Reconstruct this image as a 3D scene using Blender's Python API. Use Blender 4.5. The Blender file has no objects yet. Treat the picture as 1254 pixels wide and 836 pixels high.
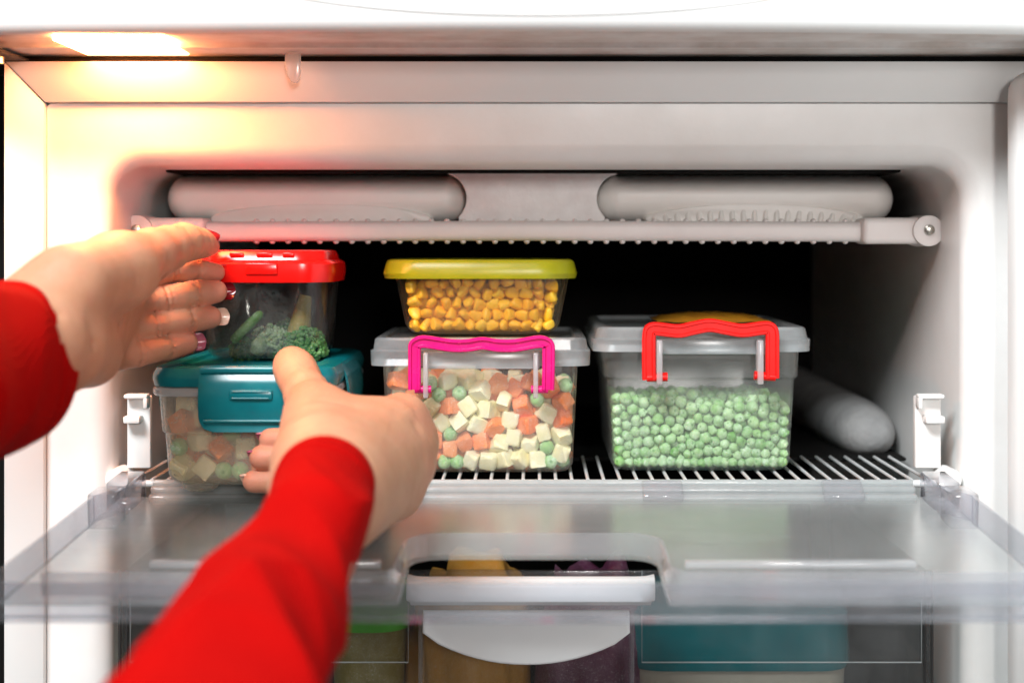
import bpy, bmesh, math, random
import numpy as np
from mathutils import Vector, Matrix, Euler

random.seed(7)
rng = np.random.default_rng(11)
scene = bpy.context.scene
C = scene.collection
R = math.radians

# ------------------------------------------------------------------ camera, world, light
F = 1886.0          # focal length in photo pixels (photo 1254 px wide)
D0 = 0.87           # metres from the camera to the front plane of the freezer (Y = 0)
VX, VY = 650.0, 300.0
EZ = 0.75           # eye height

cam_d = bpy.data.cameras.new('camera')
cam = bpy.data.objects.new('camera', cam_d); C.objects.link(cam)
cam.location = (0, -D0, EZ); cam.rotation_euler = (R(90), 0, 0)
cam_d.sensor_width = 36.0; cam_d.lens = F / 1254 * 36.0
cam_d.shift_x = -(VX - 627) / 1254; cam_d.shift_y = -(418 - VY) / 1254
cam_d.clip_start = 0.02; cam_d.clip_end = 50
cam_d.dof.use_dof = True; cam_d.dof.focus_distance = 0.868; cam_d.dof.aperture_fstop = 5.4
scene.camera = cam

world = bpy.data.worlds.new('World'); scene.world = world; world.use_nodes = True
wb = world.node_tree.nodes['Background']
wb.inputs[0].default_value = (1.0, 0.93, 0.89, 1); wb.inputs[1].default_value = 0.055

def area(name, loc, target, sx, sy, power, col):
    l = bpy.data.lights.new(name, 'AREA'); l.shape = 'RECTANGLE'; l.size = sx; l.size_y = sy
    l.energy = power; l.color = col
    o = bpy.data.objects.new(name, l); C.objects.link(o); o.location = loc
    o.rotation_euler = (Vector(target) - Vector(loc)).to_track_quat('-Z', 'Y').to_euler()
    return o
KEY = area('window_light', (-0.62, -1.42, EZ + 1.38), (0.05, 0, EZ - 0.1), 0.9, 0.5, 78, (0.95, 0.985, 1.0))
FILL = area('room_light', (0.36, -2.6, EZ + 0.42), (0.0, 0, EZ - 0.05), 0.35, 0.35, 23, (1.0, 0.955, 0.92))

vs = scene.view_settings
scene.display_settings.display_device = 'sRGB'
vs.view_transform = 'Standard'; vs.look = 'None'; vs.exposure = 0.0; vs.gamma = 1.0
vs.use_curve_mapping = False
cy = scene.cycles
cy.use_denoising = True; cy.max_bounces = 12; cy.transparent_max_bounces = 48
cy.diffuse_bounces = 5; cy.glossy_bounces = 5; cy.caustics_reflective = False; cy.caustics_refractive = False
cy.sample_clamp_indirect = 6.0

# ------------------------------------------------------------------ helpers
def P(px, py, Y):
    d = D0 + Y
    return Vector(((px - VX) * d / F, Y, EZ + (VY - py) * d / F))
def XX(px, Y): return (px - VX) * (D0 + Y) / F
def ZZ(py, Y): return EZ + (VY - py) * (D0 + Y) / F
def S(npx, Y): return npx * (D0 + Y) / F

class NT:
    def __init__(self, name):
        self.m = bpy.data.materials.new(name); self.m.use_nodes = True
        self.t = self.m.node_tree; self.t.nodes.clear()
        self.out = self.n('ShaderNodeOutputMaterial')
    def n(self, typ, **kw):
        nd = self.t.nodes.new(typ)
        for k, v in kw.items():
            if k.startswith('i_'):
                key = k[2:].replace('_', ' ')
                nd.inputs[key].default_value = v
            else: setattr(nd, k, v)
        return nd
    def l(self, a, b): self.t.links.new(a, b)
    def coord(self): 
        return self.n('ShaderNodeTexCoord').outputs['Object']
    def noise(self, scale, detail=4, rough=0.55, vec=None, dist=0.0):
        nd = self.n('ShaderNodeTexNoise'); nd.inputs['Scale'].default_value = scale
        nd.inputs['Detail'].default_value = detail; nd.inputs['Roughness'].default_value = rough
        nd.inputs['Distortion'].default_value = dist
        self.l(vec if vec is not None else self.coord(), nd.inputs['Vector'])
        return nd.outputs['Fac']
    def ramp(self, fac, stops):
        r = self.n('ShaderNodeValToRGB'); e = r.color_ramp.elements
        while len(e) > 1: e.remove(e[-1])
        e[0].position = stops[0][0]; e[0].color = c4(stops[0][1])
        for p, c in stops[1:]:
            x = e.new(p); x.color = c4(c)
        self.l(fac, r.inputs['Fac']); return r.outputs['Color']
    def mix(self, fac, a, b):
        m = self.n('ShaderNodeMix', data_type='RGBA')
        if isinstance(fac, (int, float)): m.inputs[0].default_value = fac
        else: self.l(fac, m.inputs[0])
        for s, v in ((m.inputs[6], a), (m.inputs[7], b)):
            if isinstance(v, (tuple, list)): s.default_value = c4(v)
            else: self.l(v, s)
        return m.outputs[2]
    def bump(self, h, strength, dist=0.001):
        b = self.n('ShaderNodeBump'); b.inputs['Strength'].default_value = strength
        b.inputs['Distance'].default_value = dist; self.l(h, b.inputs['Height']); return b.outputs['Normal']
    def mathn(self, op, a, b):
        m = self.n('ShaderNodeMath', operation=op)
        for s, v in ((m.inputs[0], a), (m.inputs[1], b)):
            if isinstance(v, (int, float)): s.default_value = v
            else: self.l(v, s)
        return m.outputs[0]
def c4(c):
    if isinstance(c, (int, float)): return (c, c, c, 1)
    return tuple(c) if len(c) == 4 else tuple(c) + (1,)

def plastic(name, col, col2=None, rough=0.35, scale=40, bump=0.0, bscale=200, sss=0.0, spec=0.5, transm=0.0, rvar=0.12):
    t = NT(name)
    b = t.n('ShaderNodeBsdfPrincipled')
    if col2 is None: col2 = tuple(c * 0.86 for c in col)
    nf = t.noise(scale, 5, 0.6)
    t.l(t.mix(t.ramp(nf, [(0.35, 0), (0.7, 1)]), col, col2), b.inputs['Base Color'])
    n2 = t.noise(scale * 2.7, 3)
    t.l(t.mathn('ADD', t.mathn('MULTIPLY', n2, rvar), rough - rvar / 2), b.inputs['Roughness'])
    b.inputs['Specular IOR Level'].default_value = spec
    if sss: 
        b.inputs['Subsurface Weight'].default_value = sss
        b.inputs['Subsurface Radius'].default_value = (1, 0.6, 0.5); b.inputs['Subsurface Scale'].default_value = 0.004
    if bump: t.l(t.bump(t.noise(bscale, 4), bump, 0.0006), b.inputs['Normal'])
    t.l(b.outputs[0], t.out.inputs[0]); return t.m

def metal(name, col, rough=0.3):
    t = NT(name); b = t.n('ShaderNodeBsdfPrincipled')
    b.inputs['Base Color'].default_value = c4(col); b.inputs['Metallic'].default_value = 1
    t.l(t.mathn('ADD', t.mathn('MULTIPLY', t.noise(300, 3), 0.2), rough - 0.1), b.inputs['Roughness'])
    t.l(b.outputs[0], t.out.inputs[0]); return t.m

def clear(name, tint=(0.95, 0.96, 0.96), milky=0.12, mcol=(0.85, 0.87, 0.88), rough=0.12, mvar=0.08, scale=30,
          fres=1.0, speck=0.0, bump=0.0, bscale=250, stretch=None, droplets=0.0):
    """thin see-through plastic: clear transmission + milky scatter + Fresnel gloss"""
    t = NT(name)
    vec = t.coord()
    if stretch:
        mp = t.n('ShaderNodeMapping'); mp.inputs['Scale'].default_value = stretch; t.l(vec, mp.inputs['Vector']); v2 = mp.outputs[0]
    else: v2 = vec
    tr = t.n('ShaderNodeBsdfTransparent'); tr.inputs[0].default_value = c4(tint)
    df = t.n('ShaderNodeBsdfDiffuse'); df.inputs[0].default_value = c4(mcol)
    tl = t.n('ShaderNodeBsdfTranslucent'); tl.inputs[0].default_value = c4(mcol)
    ms = t.n('ShaderNodeMixShader'); ms.inputs[0].default_value = 0.5
    t.l(df.outputs[0], ms.inputs[1]); t.l(tl.outputs[0], ms.inputs[2])
    nf = t.noise(scale, 5, 0.6, v2)
    fac = t.mathn('ADD', t.mathn('MULTIPLY', t.mathn('SUBTRACT', nf, 0.5), mvar * 4), milky)
    if droplets:
        vo = t.n('ShaderNodeTexVoronoi'); vo.inputs['Scale'].default_value = 420; t.l(vec, vo.inputs['Vector'])
        dr = t.ramp(vo.outputs['Distance'], [(0.18, 0), (0.42, 1)])
        patch = t.ramp(t.noise(28, 3, 0.6, vec), [(0.38, 0), (0.62, 1)])
        fac = t.mathn('ADD', fac, t.mathn('MULTIPLY', t.mathn('MULTIPLY', dr, patch), droplets))
    if speck:
        sp = t.ramp(t.noise(700, 2, 0.5, vec), [(0.66, 0), (0.74, 1)])
        fac = t.mathn('ADD', fac, t.mathn('MULTIPLY', sp, speck))
    cl = t.n('ShaderNodeClamp'); t.l(fac, cl.inputs[0])
    m1 = t.n('ShaderNodeMixShader'); t.l(cl.outputs[0], m1.inputs[0])
    t.l(tr.outputs[0], m1.inputs[1]); t.l(ms.outputs[0], m1.inputs[2])
    gl = t.n('ShaderNodeBsdfGlossy'); gl.inputs['Color'].default_value = (1, 1, 1, 1)
    t.l(t.mathn('ADD', t.mathn('MULTIPLY', t.noise(scale * 3, 3, 0.5, v2), 0.1), max(rough - 0.05, 0.02)), gl.inputs['Roughness'])
    fr = t.n('ShaderNodeLayerWeight'); fr.inputs['Blend'].default_value = 0.5
    if bump:
        bn = t.bump(t.noise(bscale, 4, 0.6, v2), bump, 0.0005)
        t.l(bn, gl.inputs['Normal']); t.l(bn, fr.inputs['Normal'])
    m2 = t.n('ShaderNodeMixShader')
    sch = t.mathn('ADD', t.mathn('MULTIPLY', t.mathn('POWER', fr.outputs['Facing'], 5.0), 0.90), 0.035)
    t.l(t.mathn('MULTIPLY', sch, fres), m2.inputs[0]); t.l(m1.outputs[0], m2.inputs[1]); t.l(gl.outputs[0], m2.inputs[2])
    t.l(m2.outputs[0], t.out.inputs[0]); return t.m

def food(name, cols, frost=0.35, fcol=(0.82, 0.86, 0.84), rough=0.55, nscale=120, fscale=90, sss=0.12, spot=None):
    """vegetable flesh with per-object tone and uneven frost"""
    t = NT(name); b = t.n('ShaderNodeBsdfPrincipled')
    oi = t.n('ShaderNodeObjectInfo')
    n = len(cols)
    base = t.ramp(oi.outputs['Random'], [(i / max(n - 1, 1), c) for i, c in enumerate(cols)])
    base = t.mix(t.mathn('MULTIPLY', t.noise(nscale, 4), 0.35), base, tuple(c * 0.7 for c in cols[0]))
    off = t.n('ShaderNodeVectorMath', operation='ADD'); t.l(t.coord(), off.inputs[0]); 
    cmb = t.n('ShaderNodeCombineXYZ'); t.l(oi.outputs['Random'], cmb.inputs[0]); t.l(oi.outputs['Random'], cmb.inputs[1])
    t.l(cmb.outputs[0], off.inputs[1])
    fz = t.ramp(t.noise(fscale, 5, 0.65, off.outputs[0]), [(0.36, 0), (0.68, 1)])
    base = t.mix(t.mathn('MULTIPLY', fz, frost * 1.4), base, fcol)
    if spot:
        nv = t.n('ShaderNodeVectorMath', operation='NORMALIZE'); t.l(t.coord(), nv.inputs[0])
        ds = t.n('ShaderNodeVectorMath', operation='DISTANCE'); t.l(nv.outputs[0], ds.inputs[0]); ds.inputs[1].default_value = (0, -0.6, 0.8)
        base = t.mix(t.mathn('MULTIPLY', t.ramp(ds.outputs['Value'], [(0.10, 1), (0.34, 0)]), 0.75), base, spot)
    cz = t.ramp(t.noise(900, 3, 0.6, off.outputs[0]), [(0.56, 0), (0.66, 1)])
    base = t.mix(t.mathn('MULTIPLY', t.mathn('MULTIPLY', cz, fz), min(1.0, frost * 2.0)), base, (0.92, 0.95, 0.94))
    t.l(base, b.inputs['Base Color']); b.inputs['Roughness'].default_value = rough
    if sss:
        b.inputs['Subsurface Weight'].default_value = sss; b.inputs['Subsurface Scale'].default_value = 0.002
        b.inputs['Subsurface Radius'].default_value = (1, 0.7, 0.4)
    t.l(t.bump(t.noise(500, 4), 0.5, 0.0005), b.inputs['Normal'])
    t.l(b.outputs[0], t.out.inputs[0]); return t.m

def link(o, parent=None):
    C.objects.link(o)
    if parent is not None:
        o.parent = parent
        pm = Matrix.Translation(parent.location)
        q = parent.parent
        while q is not None:
            pm = Matrix.Translation(q.location) @ pm if False else pm
            q = q.parent
        o.matrix_parent_inverse = wm(parent).inverted()
    return o
_wm = {}
def wm(o): return _wm.get(o.name, Matrix.Identity(4))

def mesh(name, verts, faces, mat, parent=None, smooth=40, recalc=True):
    me = bpy.data.meshes.new(name)
    me.from_pydata([tuple(v) for v in verts], [], faces)
    if recalc:
        bm = bmesh.new(); bm.from_mesh(me); bmesh.ops.recalc_face_normals(bm, faces=bm.faces); bm.to_mesh(me); bm.free()
    me.materials.append(mat)
    if smooth:
        me.shade_smooth()
        if smooth < 180: me.set_sharp_from_angle(angle=R(smooth))
    o = bpy.data.objects.new(name, me)
    return link(o, parent)
def from_bm(name, bm, mat, parent=None, smooth=40):
    me = bpy.data.meshes.new(name); bm.to_mesh(me); bm.free()
    me.materials.append(mat)
    if smooth:
        me.shade_smooth()
        if smooth < 180: me.set_sharp_from_angle(angle=R(smooth))
    o = bpy.data.objects.new(name, me)
    return link(o, parent)
def thing(name, label, cat, loc, group=None):
    o = bpy.data.objects.new(name, None); C.objects.link(o); o.empty_display_size = 0.02
    o.location = loc; _wm[o.name] = Matrix.Translation(Vector(loc))
    tag(o, label, cat, group); return o
def node(name, parent, loc):
    o = bpy.data.objects.new(name, None); o.empty_display_size = 0.01
    link(o, parent); o.location = loc; _wm[o.name] = Matrix.Translation(Vector(loc)); return o
def tag(o, label, cat, group=None, kind=None):
    o['label'] = label
    if cat: o['category'] = cat
    if group: o['group'] = group
    if kind: o['kind'] = kind
    return o

def bbox(bm, x0, x1, y0, y1, z0, z1, bev=0.0, seg=2, M=None):
    r = bmesh.ops.create_cube(bm, size=1.0)
    vs_ = r['verts']
    for v in vs_:
        v.co = Vector(((x0 + x1) / 2 + v.co.x * (x1 - x0), (y0 + y1) / 2 + v.co.y * (y1 - y0), (z0 + z1) / 2 + v.co.z * (z1 - z0)))
    if bev:
        es = list({e for v in vs_ for e in v.link_edges})
        rr = bmesh.ops.bevel(bm, geom=es, offset=bev, segments=seg, profile=0.5, affect='EDGES')
        vs_ = list({v for f in rr['faces'] for v in f.verts} | {v for v in vs_ if v.is_valid})
    if M is not None:
        bmesh.ops.transform(bm, matrix=M, verts=[v for v in vs_ if v.is_valid])
def box(name, x0, x1, y0, y1, z0, z1, mat, parent=None, bev=0.0, seg=2, M=None):
    bm = bmesh.new(); bbox(bm, x0, x1, y0, y1, z0, z1, bev, seg)
    if M is not None: bmesh.ops.transform(bm, matrix=M, verts=bm.verts)
    return from_bm(name, bm, mat, parent)

def rrect(cx, cy_, hw, hd, r, n=7):
    r = min(r, hw * 0.999, hd * 0.999); pts = []
    for qx, qy, a0 in ((1, -1, -90), (1, 1, 0), (-1, 1, 90), (-1, -1, 180)):
        for i in range(n + 1):
            a = R(a0 + 90 * i / n)
            pts.append((cx + qx * (hw - r) + r * math.cos(a), cy_ + qy * (hd - r) + r * math.sin(a)))
    return pts
def loft(rings, cap0=True, cap1=True):
    n = len(rings[0]); V = [p for r in rings for p in r]; Fc = []
    for i in range(len(rings) - 1):
        for j in range(n):
            k = (j + 1) % n
            Fc.append((i * n + j, i * n + k, (i + 1) * n + k, (i + 1) * n + j))
    if cap0: Fc.append(tuple(range(n - 1, -1, -1)))
    if cap1: Fc.append(tuple((len(rings) - 1) * n + j for j in range(n)))
    return V, Fc
def zloft(name, levels, mat, parent=None, smooth=40, n=7, cap0=True, cap1=True):
    """levels: (z, cx, cy, hw, hd, r)"""
    rings = [[Vector((x, y, z)) for x, y in rrect(cx, cy_, hw, hd, r, n)] for z, cx, cy_, hw, hd, r in levels]
    V, Fc = loft(rings, cap0, cap1); return mesh(name, V, Fc, mat, parent, smooth)
def yloft(name, levels, mat, parent=None, smooth=40, n=8, cap0=False, cap1=False):
    """levels: (y, cx, cz, hw, hh, r)"""
    rings = [[Vector((x, y, z)) for x, z in rrect(cx, cz, hw, hh, r, n)] for y, cx, cz, hw, hh, r in levels]
    V, Fc = loft(rings, cap0, cap1); return mesh(name, V, Fc, mat, parent, smooth)
def tube_data(path, rad, n=10):
    path = [Vector(p) for p in path]; rings = []
    if isinstance(rad, (int, float)): rad = [rad] * len(path)
    t0 = (path[1] - path[0]).normalized()
    up = Vector((0, 0, 1)) if abs(t0.z) < 0.9 else Vector((1, 0, 0))
    for i, p in enumerate(path):
        t = (path[min(i + 1, len(path) - 1)] - path[max(i - 1, 0)]).normalized()
        a = (up - t * up.dot(t)).normalized(); b = t.cross(a); up = a
        rings.append([p + (a * math.cos(2 * math.pi * j / n) + b * math.sin(2 * math.pi * j / n)) * rad[i] for j in range(n)])
    return loft(rings)
def tube(name, path, rad, mat, parent=None, n=10):
    V, Fc = tube_data(path, rad, n); return mesh(name, V, Fc, mat, parent, 50)
def extrude(name, outline, y0, y1, mat, parent=None, bev=0.0, axis='Y', seg=2, M=None):
    """outline: 2-D points (x,z) extruded along Y, or (x,y) along Z when axis='Z'"""
    bm = bmesh.new()
    if axis == 'Y': mk = lambda p, h: Vector((p[0], h, p[1]))
    else: mk = lambda p, h: Vector((p[0], p[1], h))
    a = [bm.verts.new(mk(p, y0)) for p in outline]; b = [bm.verts.new(mk(p, y1)) for p in outline]
    n = len(outline); f0 = bm.faces.new(a); f1 = bm.faces.new(list(reversed(b)))
    for i in range(n):
        bm.faces.new((a[i], b[i], b[(i + 1) % n], a[(i + 1) % n]))
    bmesh.ops.recalc_face_normals(bm, faces=bm.faces)
    if bev:
        es = list({e for f in (f0, f1) for e in f.edges})
        bmesh.ops.bevel(bm, geom=es, offset=bev, segments=seg, profile=0.5, affect='EDGES')
    if M is not None: bmesh.ops.transform(bm, matrix=M, verts=bm.verts)
    return from_bm(name, bm, mat, parent)
def smooth_path(pts, n=8, closed=False):
    """Catmull-Rom through points"""
    pts = [Vector(p) for p in pts]; out = []
    for i in range(len(pts) - 1):
        p0 = pts[max(i - 1, 0)]; p1 = pts[i]; p2 = pts[i + 1]; p3 = pts[min(i + 2, len(pts) - 1)]
        for k in range(n):
            t = k / n
            out.append(0.5 * ((2 * p1) + (-p0 + p2) * t + (2 * p0 - 5 * p1 + 4 * p2 - p3) * t * t + (-p0 + 3 * p1 - 3 * p2 + p3) * t ** 3))
    out.append(pts[-1]); return out

# ------------------------------------------------------------------ materials
M = {}
M['enamel'] = plastic('white_enamel', (0.77, 0.785, 0.78), (0.735, 0.745, 0.735), 0.30, 6, 0.04, 300, rvar=0.04)
M['liner'] = plastic('white_liner', (0.80, 0.80, 0.79), (0.735, 0.725, 0.705), 0.36, 16, 0.10, 260)
M['tray'] = plastic('cream_tray', (0.86, 0.835, 0.80), (0.82, 0.785, 0.745), 0.42, 30, 0.08, 300)
M['duct'] = plastic('frosted_duct', (0.40, 0.40, 0.40), (0.28, 0.28, 0.28), 0.85, 40, 0.8, 300, spec=0.1)
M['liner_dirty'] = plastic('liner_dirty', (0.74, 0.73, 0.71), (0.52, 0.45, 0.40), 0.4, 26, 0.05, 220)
M['rail'] = plastic('rail_plastic', (0.83, 0.785, 0.765), (0.78, 0.73, 0.71), 0.45, 30, 0.06, 300)
M['frost'] = plastic('frosted_white', (0.88, 0.86, 0.85), (0.78, 0.74, 0.73), 0.8, 60, 1.0, 420, rvar=0.1)
M['back'] = plastic('depth_shade_black', (0.012, 0.0115, 0.011), (0.008, 0.008, 0.008), 0.95, 14, spec=0.05)  # near-black colour standing for the shade deep inside the bay
M['gasket'] = plastic('black_gasket', (0.012, 0.011, 0.011), None, 0.7, 40, 0.2)
M['gasketw'] = plastic('white_gasket', (0.72, 0.73, 0.72), None, 0.55, 40, 0.1)
M['cab'] = plastic('dark_cabinet', (0.010, 0.006, 0.005), None, 0.6, 8)
M['screw'] = metal('screw_metal', (0.55, 0.53, 0.48), 0.28)
M['wire'] = plastic('coated_wire', (0.66, 0.67, 0.67), None, 0.3, 60)
M['flap'] = clear('clear_flap', (0.93, 0.95, 0.95), 0.20, (0.84, 0.88, 0.88), 0.22, 0.06, 22, 1.0, 0.02, 0.12, 160, (1, 5, 1))
M['flap_edge'] = clear('clear_flap_edge', (0.86, 0.87, 0.90), 0.10, (0.88, 0.90, 0.92), 0.08, 0.05, 40)
M['rib'] = clear('clear_rib_glint', (0.90, 0.91, 0.93), 0.34, (0.90, 0.92, 0.93), 0.08, 0.05, 40)  # extra milky white puts a reflected highlight into the rib's colour
M['surround'] = clear('clear_surround', (0.90, 0.91, 0.93), 0.17, (0.88, 0.90, 0.92), 0.06, 0.04, 40)
M['hinge'] = clear('clear_hinge', (0.90, 0.90, 0.92), 0.12, (0.85, 0.86, 0.88), 0.06, 0.03, 60)
M['drawer'] = clear('clear_drawer', (0.84, 0.84, 0.84), 0.03, (0.7, 0.72, 0.73), 0.10, 0.03, 40, 1.0, 0.10)
M['pp_lid'] = clear('milky_lid', (0.93, 0.95, 0.96), 0.36, (0.78, 0.82, 0.84), 0.22, 0.10, 40, 1.0, 0.05)
M['pp_body'] = clear('frosted_tub', (0.98, 0.985, 0.98), 0.085, (0.80, 0.82, 0.80), 0.24, 0.06, 34, 0.9, 0.06)
M['pp_teal_body'] = clear('milky_tub', (0.99, 0.97, 0.93), 0.24, (0.88, 0.83, 0.73), 0.28, 0.10, 40, 0.9, 0.05)
M['pp_yellow_body'] = clear('smoky_tub', (0.97, 0.95, 0.88), 0.06, (0.60, 0.52, 0.34), 0.3, 0.05, 40, 0.8, 0.03)
M['glass_wet'] = clear('fogged_tub', (0.93, 0.93, 0.92), 0.0, (0.30, 0.32, 0.31), 0.08, 0.008, 22, 0.7, 0.0, droplets=0.20)
M['tab'] = clear('milky_tab', (0.90, 0.92, 0.93), 0.55, (0.85, 0.86, 0.88), 0.2, 0.05, 60)
M['pink'] = plastic('pink_plastic', (0.72, 0.002, 0.19), (0.62, 0.002, 0.15), 0.26, 60)
M['redh'] = plastic('red_plastic', (0.80, 0.008, 0.006), (0.72, 0.005, 0.004), 0.30, 60, spec=0.3)
M['redlid'] = plastic('red_lid_plastic', (0.80, 0.006, 0.004), (0.70, 0.004, 0.003), 0.22, 40)
M['yellow'] = plastic('yellow_lid_plastic', (0.40, 0.40, 0.010), (0.34, 0.33, 0.008), 0.32, 40)
M['teal'] = plastic('teal_plastic', (0.003, 0.165, 0.190), (0.002, 0.13, 0.155), 0.24, 50)
M['green'] = plastic('green_lid_plastic', (0.10, 0.55, 0.03), None, 0.3, 50)
M['handle'] = plastic('white_handle', (0.82, 0.83, 0.84), (0.78, 0.79, 0.80), 0.35, 20)
M['pea'] = food('frozen_pea', [(0.17, 0.42, 0.09), (0.27, 0.52, 0.16), (0.38, 0.60, 0.25), (0.13, 0.36, 0.06)], 0.38, (0.70, 0.86, 0.68), spot=(0.05, 0.20, 0.02))
M['carrot'] = food('frozen_carrot', [(0.90, 0.18, 0.008), (0.92, 0.26, 0.04), (0.88, 0.15, 0.004), (0.92, 0.33, 0.11)], 0.24, (0.94, 0.60, 0.42))
M['potato'] = food('frozen_potato', [(0.86, 0.76, 0.40), (0.90, 0.83, 0.52), (0.84, 0.72, 0.33)], 0.30, (0.90, 0.90, 0.84))
M['corn'] = food('frozen_corn', [(0.95, 0.50, 0.006), (0.95, 0.58, 0.014), (0.93, 0.45, 0.004), (0.95, 0.64, 0.04)], 0.12, (0.96, 0.76, 0.26), 0.5, sss=0.08)
M['broc'] = food('broccoli_floret', [(0.018, 0.11, 0.008), (0.035, 0.16, 0.015)], 0.14, (0.40, 0.55, 0.32), 0.7, 300, 200)
M['stem'] = food('broccoli_stalk', [(0.13, 0.24, 0.05), (0.18, 0.30, 0.09)], 0.40, (0.55, 0.62, 0.50))
M['bean'] = food('green_bean', [(0.05, 0.18, 0.015), (0.08, 0.22, 0.03)], 0.30, (0.45, 0.58, 0.36))
M['wax'] = food('pale_yellow_veg', [(0.20, 0.15, 0.015), (0.26, 0.19, 0.03)], 0.12, (0.7, 0.66, 0.4))
M['amber'] = plastic('amber_packet', (0.62, 0.30, 0.02), (0.5, 0.2, 0.02), 0.35, 60, 0.3, 120)
M['berry'] = food('dark_berry', [(0.10, 0.012, 0.05), (0.06, 0.008, 0.035)], 0.15, (0.35, 0.2, 0.3))
M['pumpkin'] = food('orange_veg', [(0.60, 0.20, 0.02), (0.55, 0.28, 0.03)], 0.1, (0.8, 0.6, 0.3))
M['pale_tub'] = plastic('beige_tub', (0.42, 0.40, 0.33), (0.36, 0.33, 0.26), 0.4, 30)
M['gold'] = metal('gold_ring', (0.75, 0.55, 0.25), 0.2)

def lamp_mat():
    t = NT('lamp_diffuser'); e = t.n('ShaderNodeEmission')
    e.inputs[0].default_value = (1.0, 0.30, 0.09, 1); e.inputs[1].default_value = 72.0
    t.l(e.outputs[0], t.out.inputs[0]); return t.m
M['lamp'] = lamp_mat()

def skin_mat():
    t = NT('skin'); b = t.n('ShaderNodeBsdfPrincipled')
    at = t.n('ShaderNodeAttribute'); at.attribute_name = 'flush'
    base = t.mix(t.ramp(t.noise(55, 5, 0.6), [(0.35, 0), (0.7, 1)]), (0.58, 0.31, 0.185), (0.50, 0.245, 0.135))
    base = t.mix(t.mathn('MULTIPLY', t.noise(420, 3, 0.6), 0.22), base, (0.55, 0.24, 0.17))
    base = t.mix(t.mathn('MULTIPLY', t.ramp(t.noise(120, 4, 0.65), [(0.5, 0), (0.75, 1)]), 0.35), base, (0.62, 0.25, 0.17))
    base = t.mix(at.outputs['Fac'], base, (0.66, 0.22, 0.15))
    t.l(base, b.inputs['Base Color'])
    t.l(t.mathn('ADD', t.mathn('MULTIPLY', t.noise(260, 3), 0.2), 0.36), b.inputs['Roughness'])
    b.inputs['Specular IOR Level'].default_value = 0.4
    b.inputs['Subsurface Weight'].default_value = 0.35; b.inputs['Subsurface Radius'].default_value = (1.0, 0.35, 0.2)
    b.inputs['Subsurface Scale'].default_value = 0.004
    mp = t.n('ShaderNodeMapping'); mp.inputs['Scale'].default_value = (1, 1, 2.2); t.l(t.coord(), mp.inputs['Vector'])
    vo = t.n('ShaderNodeTexVoronoi'); vo.inputs['Scale'].default_value = 700; vo.feature = 'DISTANCE_TO_EDGE'; t.l(mp.outputs[0], vo.inputs['Vector'])
    h = t.mathn('ADD', t.mathn('MULTIPLY', vo.outputs['Distance'], 0.6), t.noise(180, 5, 0.65))
    t.l(t.bump(h, 0.42, 0.0009), b.inputs['Normal'])
    t.l(b.outputs[0], t.out.inputs[0]); return t.m
M['skin'] = skin_mat()
M['nail_red'] = plastic('dark_red_nail', (0.20, 0.003, 0.008), None, 0.14, 80)
M['nail_pink'] = plastic('mauve_nail', (0.42, 0.09, 0.16), (0.5, 0.16, 0.2), 0.12, 80)
M['nail_pale'] = plastic('pale_nail', (0.78, 0.55, 0.42), (0.7, 0.45, 0.35), 0.15, 80)
def cloth_mat():
    t = NT('red_knit'); b = t.n('ShaderNodeBsdfPrincipled')
    base = t.mix(t.ramp(t.noise(24, 5), [(0.3, 0), (0.7, 1)]), (0.44, 0.002, 0.0015), (0.36, 0.0015, 0.0015))
    t.l(base, b.inputs['Base Color']); b.inputs['Roughness'].default_value = 0.85
    b.inputs['Specular IOR Level'].default_value = 0.04
    w = t.n('ShaderNodeTexWave'); w.inputs['Scale'].default_value = 240; w.inputs['Distortion'].default_value = 1.5; t.l(t.coord(), w.inputs['Vector'])
    h = t.mathn('ADD', t.mathn('MULTIPLY', w.outputs['Fac'], 0.4), t.noise(700, 3))
    t.l(t.bump(h, 0.7, 0.0010), b.inputs['Normal'])
    t.l(b.outputs[0], t.out.inputs[0]); return t.m
M['cloth'] = cloth_mat()

# ------------------------------------------------------------------ setting
cabw = box('wall', -0.55, -0.310, 0.02, 0.60, EZ - 0.7, EZ + 0.6, M['cab']); cabw['kind'] = 'structure'
cabw['label'] = 'dark narrow strip of wall beside the refrigerator'

# ------------------------------------------------------------------ refrigerator
fr = thing('refrigerator', 'white refrigerator with its freezer compartment open and flap lowered', 'refrigerator', (0, 0.2, EZ - 0.65))
xl, xr = XX(5, -0.012), 0.300
zt = ZZ(77, -0.006); zb = EZ - 0.60
xli, xri = XX(55, 0), 0.276; zti = ZZ(126, 0)
box('cabinet_side', xl - 0.006, xl + 0.004, 0.004, 0.55, zb, EZ + 0.5, M['enamel'], fr, 0.002)
box('cabinet_side', xr - 0.004, xr + 0.006, 0.004, 0.55, zb, EZ + 0.5, M['enamel'], fr, 0.002)
# trim strips: slightly sloping bands with mitred corners and a hairline between them
g = 0.0004
def trim(pts):
    V = []; n = len(pts)
    for p in pts: V.append(Vector(p))
    for p in pts: V.append(Vector(p) + Vector((0, 0.012, 0)))
    Fc = [tuple(range(n)), tuple(range(2 * n - 1, n - 1, -1))] + [(i, (i + 1) % n, n + (i + 1) % n, n + i) for i in range(n)]
    bm = bmesh.new(); bv = [bm.verts.new(v) for v in V]
    for f in Fc: bm.faces.new([bv[i] for i in f])
    bmesh.ops.recalc_face_normals(bm, faces=bm.faces)
    bmesh.ops.bevel(bm, geom=list(bm.edges), offset=0.0004, segments=2, profile=0.5, affect='EDGES')
    return from_bm('trim_strip', bm, M['enamel'], fr)
yo, yi = -0.012, -0.0015
trim([(xl + g, yo, zt), (xr, yo, zt), (xri, yi, zti + 0.0003), (xli + g, yi, zti + 0.0003)])
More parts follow.
